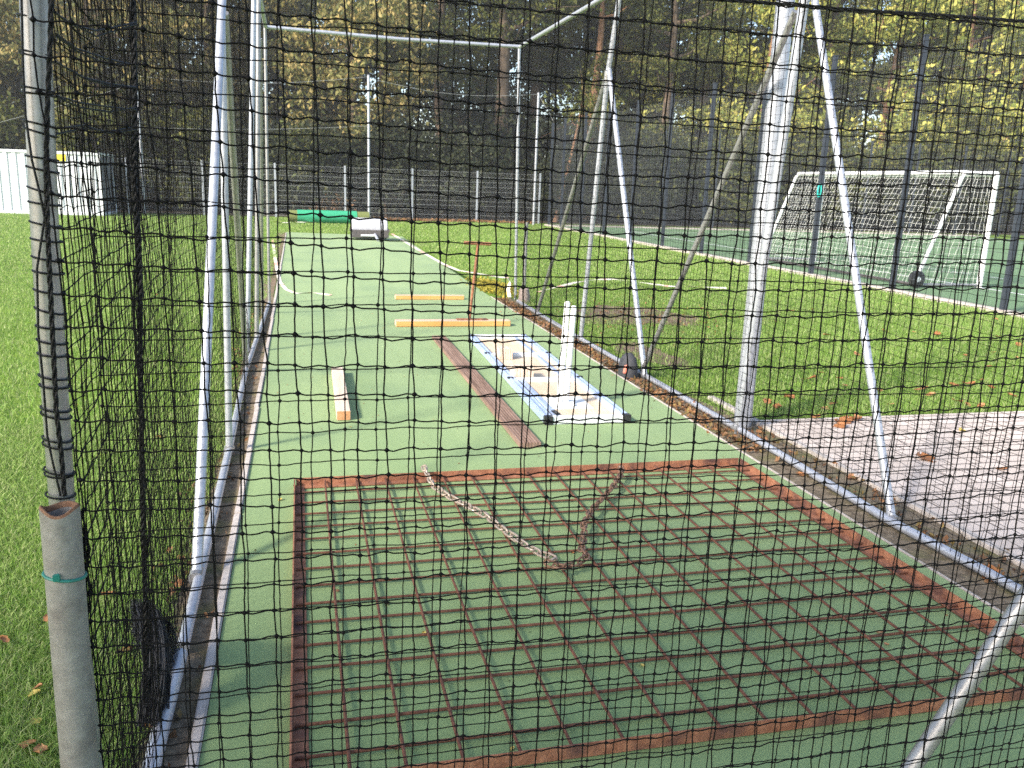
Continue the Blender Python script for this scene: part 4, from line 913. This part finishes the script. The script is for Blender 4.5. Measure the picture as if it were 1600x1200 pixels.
def put_leaf(pi, p, z, lab, grp, s=1.0):
    o = protos[pi] if not used[pi] else protos[pi].copy()
    if used[pi]: COL.objects.link(o)
    used[pi] = True; o.location = (p[0], p[1], z); o.rotation_euler = (U(-.3, .3), U(-.3, .3), U(0, 6.28)); o.scale = (s, s * U(.75, 1.1), s * U(.6, 1.3)); tag(o, lab, 'leaf', grp)
gl_ = 'curled brown fallen leaf lying on the right lawn'; gp_ = 'brown fallen leaf lying on the paving'
for px, py in [(1262, 595), (1283, 588), (1312, 596), (1360, 607), (1440, 612), (1492, 605), (1515, 608), (1535, 600), (1550, 612), (1497, 630), (1512, 640), (1530, 642), (1392, 636), (1286, 646), (1300, 638), (1276, 655), (1230, 625), (1216, 645), (1340, 560), (1505, 562), (1590, 565), (1545, 578), (1090, 642), (1112, 652), (1122, 660), (1240, 490), (1270, 488), (1355, 525), (1290, 525), (1425, 524), (1380, 520), (1590, 540), (1560, 530), (1465, 525), (1200, 635), (1340, 660), (1555, 500), (1550, 555), (1320, 605), (1372, 614), (1455, 622), (1580, 625)]:
    put_leaf(random.choice([0, 1, 2]), G(px + U(-3, 3), py + U(-3, 3)), .03, gl_, 'leaves fallen on the right lawn', U(.8, 1.25))
for px, py, s in [(1447, 722, 1.5), (1312, 672, 1.1), (1320, 664, 1.3), (1310, 665, .9), (1565, 738, .7), (1335, 660, 1.2)]: put_leaf(1, G(px, py), .022, gp_, 'leaves fallen on the paving', s)
put_leaf(3, G(1503, 678), .022, 'yellow fallen leaf lying on the paving', None, 1.0)
for px, py, s in [(1333, 750, 1.4), (1545, 905, 1.3), (1188, 680, 1.0), (1250, 745, .8), (1307, 730, .9), (1185, 690, 1.1)]: put_leaf(0, G(px, py), .014, 'brown fallen leaf on the soil beside the right base tube', 'leaves on the right soil edge', s)
for px, py, s in [(250, 690, 1.), (170, 940, 1.), (195, 1030, .9), (280, 925, 1.), (245, 1095, 1.3), (240, 1120, 1.2), (238, 1145, 1.1), (290, 1005, 1.1)]: put_leaf(random.choice([0, 1]), G(px, py), .03, 'orange brown fallen leaf caught by the left side net', 'leaves along the left net', s * .6)
for px, py, s in [(45, 1180, .8), (65, 1190, .9), (8, 1015, .7), (75, 980, .6), (245, 465, 1), (60, 1090, .5)]: put_leaf(random.choice([0, 2]), G(px, py), .035, 'brown fallen leaf lying on the left lawn', 'leaves fallen on the left lawn', s * .8)
for px, py in [(55, 1098), (58, 1142), (240, 1135), (155, 720), (120, 640)]: put_leaf(3, G(px, py), .03, 'pale yellow fallen leaf lying on the left lawn', 'yellow leaves on the left lawn', .6)
for px, py, s in [(438, 782, .45), (527, 925, .3), (662, 992, .35), (548, 668, .3), (1003, 1042, .35), (620, 1170, .3), (895, 865, .2), (1375, 990, .4), (1385, 1008, .35), (1320, 965, .3), (800, 1172, .3), (605, 945, .35)]: put_leaf(random.choice([0, 2, 3]), G(px, py, PZ), PZ + .004, 'tiny dry leaf scrap lying on the pitch', 'leaf scraps on the pitch', s)

# tiny dirt and leaf crumbs trodden over the carpet
rng = np.random.default_rng(77); N = 420; C = np.c_[rng.uniform(-.25, 2.6, N), rng.uniform(1.9, 14, N), np.full(N, PZ + .004)]
V, Q = leaves(C, 0.013, rng); V[:, 2] = np.clip(V[:, 2], PZ + .001, PZ + .007); o = link('leaf_crumbs', np_mesh('leaf_crumbs', V, Q, smooth=False), M['litter']); tag(o, 'tiny crumbs of leaf and dirt scattered over the green pitch', kind='stuff')
# thin haze volume added to soften the dark tones
hz = MB().box((0, 55, 12), (310, 240, 27)).build('haze', None, smooth=False); hz.data.materials.append(bpy.data.materials.new('added_haze'))
hm = hz.data.materials[0]; hm.use_nodes = True; nt = hm.node_tree; nt.nodes.remove(nt.nodes['Principled BSDF'])
pv = nt.nodes.new('ShaderNodeVolumePrincipled'); pv.inputs['Density'].default_value = 0.0012; pv.inputs['Color'].default_value = (0.93, 0.94, 0.95, 1); pv.inputs['Anisotropy'].default_value = 0.2
nt.links.new(pv.outputs[0], nt.nodes['Material Output'].inputs['Volume']); hz['kind'] = 'stuff'; hz['label'] = 'thin pale haze added to lift the dark tones'
